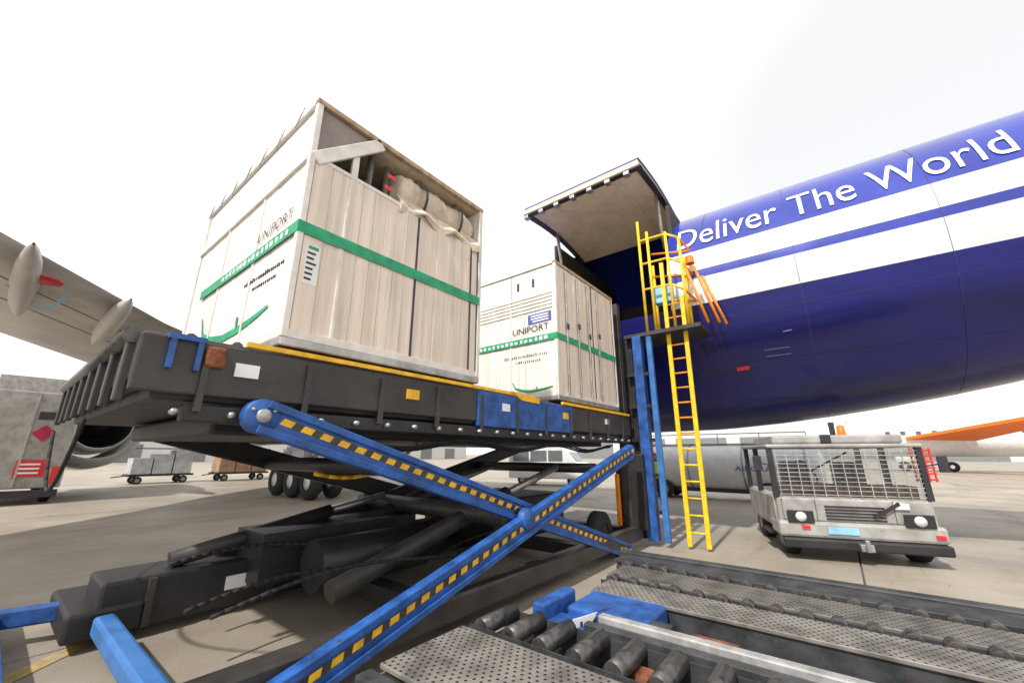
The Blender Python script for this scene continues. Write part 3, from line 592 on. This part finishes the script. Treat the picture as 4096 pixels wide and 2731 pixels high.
        mk('canvas_flap', 'canvas', t, lambda b: [quadbox(b, [(X0+1.0+0.16*k, YF-0.03+0.05*math.sin(k*2.1), 4.44-0.05*math.cos(k*1.7)), (X0+1.16+0.16*k, YF-0.03+0.05*math.sin((k+1)*2.1), 4.44-0.05*math.cos((k+1)*1.7)), (X0+1.16+0.16*k, YF+0.06, 4.63), (X0+1.0+0.16*k, YF+0.06, 4.63), (X0+1.0+0.16*k, YF-0.05+0.05*math.sin(k*2.1), 4.50), (X0+1.16+0.16*k, YF-0.05+0.05*math.sin((k+1)*2.1), 4.50), (X0+1.16+0.16*k, YF+0.08, 4.68), (X0+1.0+0.16*k, YF+0.08, 4.68)]) for k in range(8)])
        for (xx, zz) in ((X0+0.80, 4.72), (X0+0.77, 4.56)): mbox('red_tag', 'label_red', t, xx, xx+0.09, YF-0.045, YF-0.037, zz, zz+0.05)
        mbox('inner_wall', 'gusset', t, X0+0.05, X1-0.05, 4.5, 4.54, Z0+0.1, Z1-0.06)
        mbox('brace_post', 'frame_light', t, X0+0.40, X0+0.47, YF-0.012, YF+0.03, ZM+0.036, Z1-0.3, bevel=0.006)
        for k in range(7):                            # ridge rope hooks along the top of the lit side
            mtube('rope_hook', 'steel', t, (X0-0.05, Y0+0.25+k*0.45, Z1+0.05), (X0-0.05, Y0+0.40+k*0.45, Z1-0.12), 0.007, 6)
    else:
        for k in range(5): mbox('louvre', 'frame_light', t, X0-0.028, X0-0.012, Y0+0.06, Y1-0.5, 4.26+0.07*k, 4.29+0.07*k)
        for yy in (3.9, 4.25): mbox('vent', 'loader_grey', t, X0-0.02, X0-0.011, yy, yy+0.05, 4.74, 4.90)
        for k in range(4): mbox('door_bar', 'steel', t, X0+0.30+0.42*k, X0+0.34+0.42*k, YF-0.05, YF-0.02, Z0+0.1, Z1-0.1, bevel=0.006)
        for k in range(4): mbox('bar_keeper', 'strap', t, X0+0.28+0.42*k, X0+0.36+0.42*k, YF-0.062, YF-0.05, 3.9+0.1*(k%2), 4.0+0.1*(k%2))
    # green band round the container with white print on its lit side, tick emblem, placards
    ZB = 3.66
    mbox('green_band', 'green', t, X0-0.036, X1-0.0, YF-0.032, YF-0.024, ZB, ZB+0.115)
    bd = mbox('green_band', 'green', t, X0-0.036, X0-0.028, YF-0.0235, Y1-0.5, ZB, ZB+0.115)
    for k in range(16): mbox('printed_mark', 'white_print', bd, X0-0.0395, X0-0.0362, 3.62+0.11*k, 3.62+0.11*k+random.choice((0.05, 0.065, 0.075)), ZB+0.028, ZB+random.choice((0.075, 0.085, 0.09)))
    pts = [(X0-0.02, 5.9, 3.36), (X0-0.02, 5.75, 3.12), (X0-0.02, 5.4, 3.0), (X0-0.02, 5.0, 2.94), (X0-0.02, 4.6, 2.95), (X0-0.02, 4.2, 2.99), (X0-0.02, 3.85, 3.05)]
    if not detail: pts = [(p[0], 3.55+(p[1]-3.85)*0.42, 2.80+(p[2]-2.94)*0.45) for p in pts]
    em = ribbon(pts, [0.03, 0.05, 0.075, 0.085, 0.08, 0.06, 0.03] if detail else [0.02, 0.03, 0.04, 0.045, 0.04, 0.03, 0.02], (1,0,0), 'green', 'tick_emblem', t)
    ribbon([(X0-0.021, pts[4][1], pts[4][2]), (X0-0.021, pts[4][1]+0.02, pts[4][2]+(0.16 if detail else 0.07))], 0.05 if detail else 0.025, (1,0,0), 'green', 'tick_emblem', t)
    for (y0, z0, n_, h_, w_, m_) in ((3.66, 3.42, 22, 0.05, 0.022, 'black_print'), (3.8, 3.32, 13, 0.042, 0.022, 'black_print')):
        for k in range(n_):                          # rows of worn stencilled print, too worn to read
            mbox('stencil_mark', m_, t, X0-0.0185, X0-0.0128, y0+k*(w_+0.022), y0+k*(w_+0.022)+w_*random.uniform(0.4, 1), z0, z0+h_*random.choice((0.7, 0.7, 1.0)))
    lettering('lettering', 'UNIPORT', 'black_print', t, (X0-0.0265, 4.42 if detail else 4.40, 3.87), (0,-1,0), (0,0,1), 0.17, 0.80)
    if detail:
        pl = mbox('placard', 'white_print', t, X0+0.07, X0+0.20, YF-0.020, YF-0.0135, 3.20, 3.58)
        for k in range(6): mbox('print_line', 'black_print', pl, X0+0.085, X0+0.085+random.uniform(0.05, 0.1), YF-0.0225, YF-0.0202, 3.24+0.05*k, 3.26+0.05*k)
        mbox('print_line', 'green', pl, X0+0.09, X0+0.18, YF-0.0225, YF-0.0202, 3.54, 3.57)
    else:
        pl = mbox('placard', 'label_blue', t, X0-0.0215, X0-0.013, 3.55, 4.05, 4.02, 4.20)
        for k in range(3): mbox('print_line', 'white_print', pl, X0-0.0240, X0-0.0217, 3.60, 3.60+random.uniform(0.3, 0.4), 4.045+0.05*k, 4.07+0.05*k)
    return t
A = container('cargo_container', 'tall beige container with open top, rolled canvas and green band, nearer the camera', 1.31, 'containers on the loader platform', True)
Bc = container('cargo_container', 'beige louvred container with blue placard beside the yellow ladder', 5.64, 'containers on the loader platform', False)

# ------------------------------------------------------------------ roller transporter in the foreground
fg = thing('roller_transporter', 'low grey roller deck with perforated treads and blue drive housing in the foreground', 'transporter', (4.0, 0.5, 0))
Z = 0.55
YA, YB = -4.0, 2.45
for (x0, x1, m_, yb) in ((4.28, 4.72, 'tread', 2.1), (3.72, 4.12, 'tread_light', 2.0), (1.72, 2.42, 'tread_light', 2.36), (4.88, 5.22, 'grey_deck', 2.3)):
    mbox('tread_plate', m_, fg, x0, x1, YA, yb, Z-0.03, Z, bevel=0.006)
    mbox('tread_frame', 'grey_deck', fg, x0+0.02, x1-0.02, YA, yb-0.03, Z-0.22, Z-0.031)
rol = None
for (xa, xb, r, stp, yb) in ((4.14, 4.26, 0.055, 0.20, 2.0), (4.74, 4.86, 0.055, 0.20, 2.1), (2.52, 2.92, 0.062, 0.26, 2.28)):
    k = 0; src = None
    while yb-k*stp > YA:
        y = yb-k*stp
        if src is None: src = mtube('roller', 'roller', fg, (xa, 0, 0), (xb, 0, 0), r, 14); src.matrix_parent_inverse = parent_inv(fg); src.matrix_basis = Matrix.Translation((0, y, Z-0.03)); src0 = src
        else:
            o = src.copy(); C.objects.link(o); o.parent = fg; o.matrix_parent_inverse = parent_inv(fg); o.matrix_basis = Matrix.Translation((0, y, Z-0.03)); o.name = 'roller'
        k += 1
    for e in (xa-0.012, xb+0.002): mbox('roller_rail', 'grey_deck', fg, e, e+0.01, YA, yb+0.1, Z-0.16, Z-0.02)
    mbox('roller_tray', 'loader_dark', fg, xa, xb, YA, yb+0.1, Z-0.2, Z-0.17)
mbox('deck_rail', 'galv', fg, 3.10, 3.18, YA, 1.62, Z-0.02, Z+0.035, bevel=0.01)
mbox('deck_rail', 'grey_deck', fg, 3.02, 3.095, YA, 1.7, Z-0.25, Z-0.01, bevel=0.01)
mbox('deck_rail', 'grey_deck', fg, 1.58, 1.69, YA, 2.40, Z-0.2, Z-0.02, bevel=0.015)
mbox('deck_rail', 'grey_deck', fg, 5.25, 5.38, YA, 2.4, Z-0.16, Z+0.02, bevel=0.015)
mk('side_channel', 'grey_deck', fg, lambda b: [box(b, 3.2, 3.70, YA, 1.25, 0.12, 0.40)], bevel=0.02)
for yy in (-0.6, -2.0): mbox('rust_plate', 'rust', fg, 3.3, 3.6, yy, yy+0.3, 0.402, 0.43, bevel=0.02)
# drive housing in blue with the number plate
hs = mk('drive_housing', 'loader_blue', fg, lambda b: [box(b, 3.20, 3.70, 1.30, 1.95, 0.2, 0.56), box(b, 3.0, 3.22, 1.70, 2.05, 0.15, 0.5), box(b, 2.95, 3.45, 2.0, 2.12, 0.15, 0.62)], bevel=0.02)
np_ = mk('number_plate', 'white_print', hs, lambda b: quadbox(b, [(2.98,1.76,0.40),(3.42,1.62,0.40),(3.42,1.626,0.40),(2.98,1.766,0.40),(2.98,1.76,0.56),(3.42,1.62,0.56),(3.42,1.626,0.56),(2.98,1.766,0.56)]))
rr_ = Vector((0.44,-0.14,0)).normalized(); lettering('lettering', '145', 'black_print', np_, Vector((3.04,1.737,0.43)), rr_, (0,0,1), 0.15, 0.30)
mk('motor', 'grey_deck', hs, lambda b: [tube(b, (3.35, 1.15, 0.42), (3.35, 1.55, 0.42), 0.13, 20)])
mk('chain_guard', 'rust', fg, lambda b: [tube(b, (3.45, 0.75, 0.35), (3.45, 1.05, 0.35), 0.14, 18)])
mbox('rust_cap', 'rust', fg, 2.7, 2.86, 1.1, 1.25, Z-0.16, Z-0.08, bevel=0.03)
for yy in (2.2, 1.0, -0.4, -1.8): mbox('cross_member', 'grey_deck', fg, 1.5, 5.3, yy, yy+0.12, 0.18, 0.30)
for (xx, yy) in ((1.9, 1.9), (4.9, 1.9), (1.9, -2.4), (4.9, -2.4)):
    w = mk('wheel', 'rubber', fg, lambda b: lathe(b, (xx, yy, 0.2), (1,0,0), [(0,0.08),(0,0.16),(0.03,0.2),(0.15,0.2),(0.18,0.16),(0.18,0.08)], 20))
    mk('rim', 'galv', w, lambda b: lathe(b, (xx-0.004, yy, 0.2), (1,0,0), [(0.02,0.001),(0.02,0.09),(0,0.1),(0.1,0.1)], 14))
mk('hose', 'label_blue', fg, lambda b: path_tube(b, [(2.2+0.1*i, 0.1+0.12*math.sin(i*0.9), 0.02+0.0*i) for i in range(10)], 0.02))

# ------------------------------------------------------------------ vehicles behind
def wheel(parent, x, y, z, r, w, axis=(0,1,0)):
    a = Vector(axis)
    o = mk('wheel', 'rubber', parent, lambda b: lathe(b, Vector((x,y,z))-a*w/2, axis, [(0,r*0.5),(0,r*0.85),(w*0.15,r),(w*0.85,r),(w,r*0.85),(w,r*0.5)], 22))
    mk('rim', 'truck_grey', o, lambda b: lathe(b, Vector((x,y,z))-a*(w/2+0.005), axis, [(0.02,0.001),(0.02,r*0.5),(0,r*0.56),(w+0.01,r*0.56),(w-0.01,r*0.5),(w-0.01,0.001)], 16))
    return o
# tow tractor facing us under the tail: local frame, front towards -y, then rotated
tt = thing('tow_tractor', 'grey tow tractor with meshed windscreen facing us under the fuselage', 'tractor')
def T(name, m_, fn, bevel=0.0, par=None): return mk(name, m_, par or tt, fn, bevel)
cabb = T('cab_body', 'truck_grey', lambda b: [box(b, -1.12, 1.12, 0.0, 2.6, 0.42, 1.02), box(b, -1.16, 1.16, -0.12, 0.5, 0.36, 0.62)], 0.05)
T('bonnet', 'truck_grey', lambda b: [box(b, -1.05, 1.05, -0.06, 0.1, 0.62, 1.0)], 0.03)
T('roof', 'truck_grey', lambda b: [box(b, -1.16, 1.16, -0.05, 2.5, 1.86, 1.93)], 0.03)
T('roof_box', 'truck_grey', lambda b: [box(b, -1.0, 1.0, 0.15, 1.9, 1.935, 2.09)], 0.04)
for x in (-1.1, 1.1):
    for y in (0.03, 1.3, 2.4): T('cab_pillar', 'black_metal', lambda b: box(b, x-0.045, x+0.045, y-0.04, y+0.04, 1.0, 1.87), 0.008)
ws = T('windscreen', 'clear_glass', lambda b: box(b, -1.05, 1.05, 0.06, 0.075, 1.04, 1.85))
for k in range(13): T('mesh_wire', 'galv', lambda b: box(b, -1.03+0.17*k, -1.018+0.17*k, -0.03, -0.018, 1.02, 1.84), par=ws)
for k in range(11): T('mesh_wire', 'galv', lambda b: box(b, -1.05, 1.05, -0.017, -0.007, 1.05+0.075*k, 1.062+0.075*k), par=ws)
T('wiper', 'black_metal', lambda b: bar(b, (-0.5, 0.04, 1.45), (0.1, 0.04, 1.78), 0.02, 0.03), par=ws)
T('dashboard', 'crate_brown', lambda b: box(b, -1.0, 1.0, 0.1, 0.5, 1.02, 1.22))
T('steering_wheel', 'black_metal', lambda b: [path_tube(b, [(-0.45+0.2*math.cos(a), 0.62+0.06*math.sin(a), 1.3+0.18*math.sin(a)) for a in [i*math.pi/8 for i in range(17)]], 0.018)])
T('seat', 'black_metal', lambda b: [box(b, -0.7, -0.2, 1.2, 1.35, 1.0, 1.6), box(b, 0.2, 0.7, 1.2, 1.35, 1.0, 1.6)], 0.04)
for k in range(5): T('grille_slat', 'black_metal', lambda b: box(b, -0.42, 0.42, -0.075, -0.058, 0.66+0.05*k, 0.685+0.05*k))
for x in (-1.0, 1.0): T('panel_seam', 'black_metal', lambda b: box(b, x*0.55-0.004, x*0.55+0.004, -0.066, -0.06, 0.63, 0.99))
for x in (-1, 1):
    mr = T('mirror_arm', 'black_metal', lambda b: bar(b, (x*1.12, 0.0, 1.55), (x*1.34, -0.05, 1.60), 0.02, 0.02)); T('mirror', 'black_metal', lambda b: box(b, x*1.34-0.07, x*1.34+0.07, -0.09, -0.06, 1.46, 1.72), 0.01, par=mr)
    T('step', 'black_metal', lambda b: box(b, x*1.13-0.06, x*1.13+0.06, 0.55, 1.1, 0.30, 0.36)); T('door', 'truck_grey', lambda b: box(b, x*1.13-0.02, x*1.13+0.02, 0.1, 1.2, 0.5, 1.0), 0.01)
T('tow_hook', 'steel', lambda b: [box(b, -0.09, 0.09, -0.30, -0.2, 0.22, 0.33), box(b, -0.03, 0.03, -0.34, -0.3, 0.22, 0.40)], 0.01)
T('wash_bottle', 'white_print', lambda b: box(b, 0.55, 0.75, -0.1, -0.062, 0.86, 0.96), 0.01)
for x in (-0.82, 0.82):
    h = T('headlight', 'black_metal', lambda b: box(b, x-0.2, x+0.2, -0.15, -0.121, 0.60, 0.80), 0.02); T('lamp', 'lens', lambda b: lathe(b, (x, -0.17, 0.7), (0,1,0), [(0,0.001),(0,0.08),(0.02,0.08)], 16), par=h)
T('red_marker', 'red', lambda b: box(b, -0.82, -0.70, -0.14, -0.121, 0.50, 0.56)); T('red_marker', 'red', lambda b: box(b, 0.98, 1.1, -0.14, -0.121, 0.44, 0.50))
T('number_plate', 'pale_blue', lambda b: box(b, -0.45, -0.02, -0.14, -0.121, 0.44, 0.55))
T('bumper', 'black_metal', lambda b: box(b, -1.14, 1.14, -0.2, -0.02, 0.2, 0.36), 0.03)
T('tow_handle', 'black_metal', lambda b: bar(b, (0.25, -0.1, 0.72), (0.62, -0.1, 0.96), 0.03, 0.05))
for x in (-0.92, 0.92):
    for y in (0.45, 2.1): wheel(tt, x, y, 0.33, 0.33, 0.28, (1,0,0))
T('red_mesh_rack', 'red', lambda b: [box(b, 1.2, 1.5, 0.5+0.1*0, 0.53, 1.3+0.1*k, 1.33+0.1*k) for k in range(6)]+[box(b, 1.2+0.09*k, 1.22+0.09*k, 0.505, 0.525, 1.28, 1.86) for k in range(4)])
bc = T('beacon', 'orange', lambda b: lathe(b, (0.25, 0.5, 2.09), (0,0,1), [(0,0.07),(0.04,0.07),(0.18,0.06),(0.2,0.01)], 14)); T('beacon_stalk', 'black_metal', lambda b: box(b, 0.08, 0.16, 0.5, 0.56, 2.09, 2.34), par=bc)
T('work_lamp', 'black_metal', lambda b: [box(b, -0.22, -0.06, 0.1, 0.2, 1.94, 2.1)], 0.02)
d = Vector((9.45, 0.05, 0)); tt.location = (9.45, -0.05, 0); tt.rotation_euler = (0, 0, R_(-72))
# tank trailer
tk = thing('tank_trailer', 'white cylindrical tank trailer with dark lettering standing beyond the loader', 'tank trailer')
tb = mk('tank', 'white_paint', tk, lambda b: lathe(b, (0,-3.4,1.22), (0,1,0), [(0,0.02),(0.03,0.5),(0.18,0.82),(0.35,0.9),(6.4,0.9),(6.6,0.82),(6.78,0.4),(6.8,0.02)], 36))
for y in (-2.9, -0.9, 1.1, 3.0): mk('tank_band', 'galv', tb, lambda b: lathe(b, (0,y,1.22), (0,1,0), [(0,0.9),(0,0.915),(0.06,0.915),(0.06,0.9)], 36))
mbox('walkway', 'galv', tk, -0.25, 0.25, -3.0, 3.0, 2.13, 2.17); mk('hand_rail', 'galv', tk, lambda b: [tube(b, (-0.25, -3, 2.55), (-0.25, 3, 2.55), 0.02, 8)]+[tube(b, (-0.25, y, 2.17), (-0.25, y, 2.55), 0.016, 8) for y in (-3,-1.5,0,1.5,3)])
mbox('frame', 'black_metal', tk, -0.5, 0.5, -3.2, 3.3, 0.28, 0.42); mbox('side_locker', 'black_metal', tk, -0.95, -0.5, -3.3, -2.2, 0.05, 0.75)
for y in (-1.6, 2.2, 2.9):
    for x in (-0.75, 0.75): wheel(tk, x, y, 0.36, 0.36, 0.25, (1,0,0))
lettering('lettering', 'AIRCRAFT', 'label_blue', tk, (-0.93, -0.6, 1.12), (0,-1,0), (0,0,1), 0.28, 1.6)
mk('ring_emblem', 'black_print', tb, lambda b: lathe(b, (-0.925,-2.7,1.35), (1,0,0), [(0,0.14),(0,0.2),(0.05,0.2)], 24))
tk.location = (18.9, 3.8, 0)
# white van seen under the platform
vn = thing('van', 'white van parked far behind under the loader platform', 'van')
mk('body', 'white_paint', vn, lambda b: [prism(b, [(-0.95,-2.4,0.4),(-0.95,2.4,0.4),(-0.95,2.4,2.2),(-0.95,-1.0,2.2),(-0.95,-1.7,1.35),(-0.95,-2.4,1.1)], (1.9,0,0))], 0.06)
for y0, y1 in ((-0.95, -0.1), (0.0, 1.0), (1.1, 2.1)): mbox('window', 'glass', vn, -0.965, -0.94, y0, y1, 1.35, 1.95)
mk('windscreen', 'glass', vn, lambda b: quadbox(b, [(-0.85,-1.74,1.36),(0.85,-1.74,1.36),(0.85,-1.72,1.36),(-0.85,-1.72,1.36),(-0.85,-1.06,2.1),(0.85,-1.06,2.1),(0.85,-1.04,2.1),(-0.85,-1.04,2.1)]))
for y in (-1.5, 1.5):
    for x in (-0.82, 0.82): wheel(vn, x, y, 0.34, 0.34, 0.22, (1,0,0))
vn.location = (21, 13.5, 0); vn.rotation_euler = (0,0,R_(15))
# box truck end-on at the left, with its hazard signs
bt = thing('box_truck', 'pale box truck at the left edge carrying red warning signs', 'truck', (0.75, 23.5, 0))
mbox('box_body', 'truck_grey', bt, -0.35, 1.95, 23.2, 29.5, 0.55, 4.0, bevel=0.04)
mbox('top_frame', 'galv', bt, -0.30, 1.9, 23.3, 29.4, 4.0, 4.55)
mbox('rear_bumper', 'black_metal', bt, -0.3, 1.9, 22.95, 23.15, 0.25, 0.5)
for x in (-0.36, 0.78, 1.92): mbox('door_edge', 'galv', bt, x-0.03, x+0.03, 23.15, 23.2, 0.6, 3.95)
mbox('sign', 'black_print', bt, 0.9, 1.5, 23.16, 23.195, 3.0, 3.28)
mk('sign', 'crimson', bt, lambda b: prism(b, [(1.15,23.16,2.2),(1.45,23.16,2.5),(1.15,23.16,2.8),(0.85,23.16,2.5)], (0,0.03,0)))
s_ = mbox('sign', 'label_red', bt, 0.7, 1.5, 23.16, 23.195, 0.95, 1.55)
for k in range(3): mbox('print_line', 'white_print', s_, 0.78, 1.3, 23.152, 23.158, 1.06+0.15*k, 1.12+0.15*k)
mbox('tail_lamp', 'red', bt, 1.62, 1.85, 23.14, 23.18, 0.7, 1.3)
for x in (-0.1, 1.7):
    for y in (24.2, 28.6): wheel(bt, x, y, 0.45, 0.45, 0.3, (1,0,0))
# dollies with cargo, one after another
cargo = [('crate_grey', 'tarp_green', 'grey mesh crates under a green sheet'), ('crate_brown', 'crate_brown', 'brown cartons'), ('crate_grey', 'crate_grey', 'plain grey crates'), ('white_print', 'crate_brown', 'white boxes with a brown lid')]
for i, (m1, m2, lb) in enumerate(cargo):
    x = 7.0+i*4.3; y = 34.0-i*0.6
    dl = thing('baggage_dolly', 'low baggage dolly loaded with '+lb, 'dolly', (x, y, 0), 'baggage dollies standing in a row')
    mbox('deck', 'loader_dark', dl, x-1.6, x+1.6, y-0.8, y+0.8, 0.45, 0.56); mbar('tow_bar', 'loader_dark', dl, (x-2.2, y, 0.4), (x-1.6, y, 0.48), 0.06, 0.06)
    for dx in (-1.1, 1.1):
        for dy in (-0.7, 0.7): wheel(dl, x+dx, y+dy, 0.22, 0.22, 0.14)
    for k in range(3):
        cr = mbox('shipping_crate', m1, None, x-1.5+k, x-0.56+k, y-0.75, y+0.75, 0.565, 1.5+0.25*((i+k) % 3), bevel=0.02)
        pos = ('left', 'middle', 'right')[k]
        tag(cr, '%s crate of the dolly loaded with %s' % (pos, lb), 'crate', 'crates on the baggage dollies')
    mbox('cover_sheet', m2, dl, x-1.55, x+1.5, y-0.8, y+0.8, 2.06, 2.12)
# parked plane and low terminal far away, beyond the tail
pp = thing('parked_airplane', 'distant white airliner with orange wing parked at the right edge', 'airplane', (62, -9, 0))
mk('fuselage', 'white_paint', pp, lambda b: lathe(b, (62,-26,3.4), (0,1,0), [(0,0.1),(2,1.2),(5,1.9),(24,1.9),(27,1.5),(29.5,0.1)], 28))
mk('wing', 'orange', pp, lambda b: prism(b, [(60,-6,3.2),(60,-11,3.0),(50,-15.5,4.5),(50,-14,4.7)], (0,0,0.28)))
mk('tail_fin', 'orange', pp, lambda b: prism(b, [(61.9,-26,5),(61.9,-21,5),(61.9,-25,11),(61.9,-27,11)], (0.25,0,0)))
for y in (-5.5, -9, -19): mk('gear_wheel', 'rubber', pp, lambda b: lathe(b, (60.6,y,0.5), (1,0,0), [(0,0.2),(0,0.5),(0.4,0.5),(0.4,0.2)], 16))
for k in range(14): mbox('window', 'glass', pp, 60.1, 60.16, -20.5+k*1.2, -20.1+k*1.2, 3.7, 4.1)
tm = thing('terminal_building', 'long pale terminal building on the horizon behind the apron', 'building', (40, 120, 0))
mbox('wall', 'building', tm, -60, 120, 118, 140, 0, 11); mbox('roof_edge', 'building', tm, -61, 121, 117, 141, 11, 11.6)
for k in range(60):
    for j in range(2): mbox('window', 'glass', tm, -57+k*2.9, -54.9+k*2.9, 117.9, 118.05, 4.6+j*3.0, 6.9+j*3.0)
for k in range(15): mbox('dock_door', 'building_dark', tm, -54+k*11.6, -49+k*11.6, 117.9, 118.04, 0.05, 3.8)
hg = thing('hangar', 'low grey hangar with curved roof far beyond the tank trailer', 'building', (150, 40, 0))
mk('wall', 'building', hg, lambda b: prism(b, [(150,-40,0),(150,90,0),(150,90,8)]+[(150, 90-130*t, 8+4*math.sin(math.pi*t)) for t in [i/10 for i in range(1,10)]]+[(150,-40,8)], (40,0,0)))
for k in range(6): mbox('hangar_door', 'building_dark', hg, 149.7, 149.95, -32+k*20, -16+k*20, 0, 7)
# lamp masts
for i, (x, y, lb) in enumerate(((30, 60, 'tall lamp mast between the dollies and the terminal'), (85, -2, 'tall lamp mast near the distant white airliner'))):
    ms = thing('light_mast', lb, 'lamp post', (x, y, 0), 'apron light masts')
    mtube('pole', 'galv', ms, (x, y, 0), (x, y, 6.5), 0.16, 10, 0.09)
    mbox('lamp_head', 'galv', ms, x-0.9, x+0.9, y-0.15, y+0.15, 6.5, 6.7)
# pallet train and traffic cones scattered on the apron
for i, (x, y, lb) in enumerate(((24.5, 9.0, 'orange cone left of the white tank trailer'), (11.8, -3.4, 'orange cone right of the grey tow tractor'))):
    cn = thing('traffic_cone', lb, 'cone', (x, y, 0), 'traffic cones on the apron')
    mk('cone_body', 'orange', cn, lambda b: lathe(b, (x,y,0.03), (0,0,1), [(0,0.16),(0.6,0.03),(0.62,0.001)], 16)); mbox('base', 'rubber', cn, x-0.2, x+0.2, y-0.2, y+0.2, 0.0, 0.035)
    mk('sleeve', 'white_print', cn, lambda b: lathe(b, (x,y,0.03), (0,0,1), [(0.25,0.112),(0.40,0.08)], 16))
# ground crew member beyond the ladder
def skin_body(name, verts, edges, radii, m, parent=None, sub=2):
    me = bpy.data.meshes.new(name); me.from_pydata(verts, edges, []); o = bpy.data.objects.new(name, me); C.objects.link(o)
    sk = o.modifiers.new('skin', 'SKIN'); me.skin_vertices or None
    for i, r in enumerate(radii): me.skin_vertices[0].data[i].radius = (r, r)
    me.skin_vertices[0].data[0].use_root = True
    ss = o.modifiers.new('sub', 'SUBSURF'); ss.levels = sub; ss.render_levels = sub; me.materials.append(MATS[m])
    if parent: o.parent = parent; o.matrix_parent_inverse = parent_inv(parent)
    return o
pr = thing('person', 'ground crew worker in yellow hi-vis vest and red cap standing beyond the ladder', 'person', (15.2, 5.3, 0))
V = [(0,0,0.95),(0,0,1.2),(0,0,1.42),(0,0,1.52),(0,0,1.64),(0,0.1,0.9),(0.02,0.12,0.5),(0,0.12,0.08),(-0.1,0.13,0.04),(0,-0.1,0.9),(0.05,-0.12,0.5),(0,-0.12,0.08),(-0.1,-0.13,0.04),
     (0,0.2,1.4),(0.02,0.26,1.15),(-0.08,0.24,0.9),(-0.1,0.24,0.82),(0,-0.2,1.4),(0.02,-0.26,1.15),(-0.12,-0.22,0.95),(-0.16,-0.2,0.88)]
E = [(0,1),(1,2),(2,3),(3,4),(0,5),(5,6),(6,7),(7,8),(0,9),(9,10),(10,11),(11,12),(2,13),(13,14),(14,15),(15,16),(2,17),(17,18),(18,19),(19,20)]
RD = [0.15,0.15,0.15,0.06,0.1,0.1,0.075,0.05,0.045,0.1,0.075,0.05,0.045,0.075,0.055,0.04,0.04,0.075,0.055,0.04,0.04]
V = [(x+15.2, y+5.3, z) for x, y, z in V]
skin_body('body', V, E, RD, 'cloth_dark', pr)
mk('vest', 'hivis', pr, lambda b: lathe(b, (15.2,5.3,0.92), (0,0,1), [(0,0.19),(0.2,0.185),(0.42,0.2),(0.55,0.13),(0.58,0.08)], 16))
mk('face', 'skin', pr, lambda b: lathe(b, (15.2,5.3,1.54), (0,0,1), [(0,0.03),(0.04,0.09),(0.12,0.105),(0.2,0.09),(0.24,0.02)], 14))
mk('cap', 'red', pr, lambda b: [lathe(b, (15.2,5.3,1.69), (0,0,1), [(0,0.112),(0.06,0.108),(0.11,0.06),(0.12,0.005)], 14), box(b, 15.0, 15.15, 5.22, 5.38, 1.69, 1.71)])
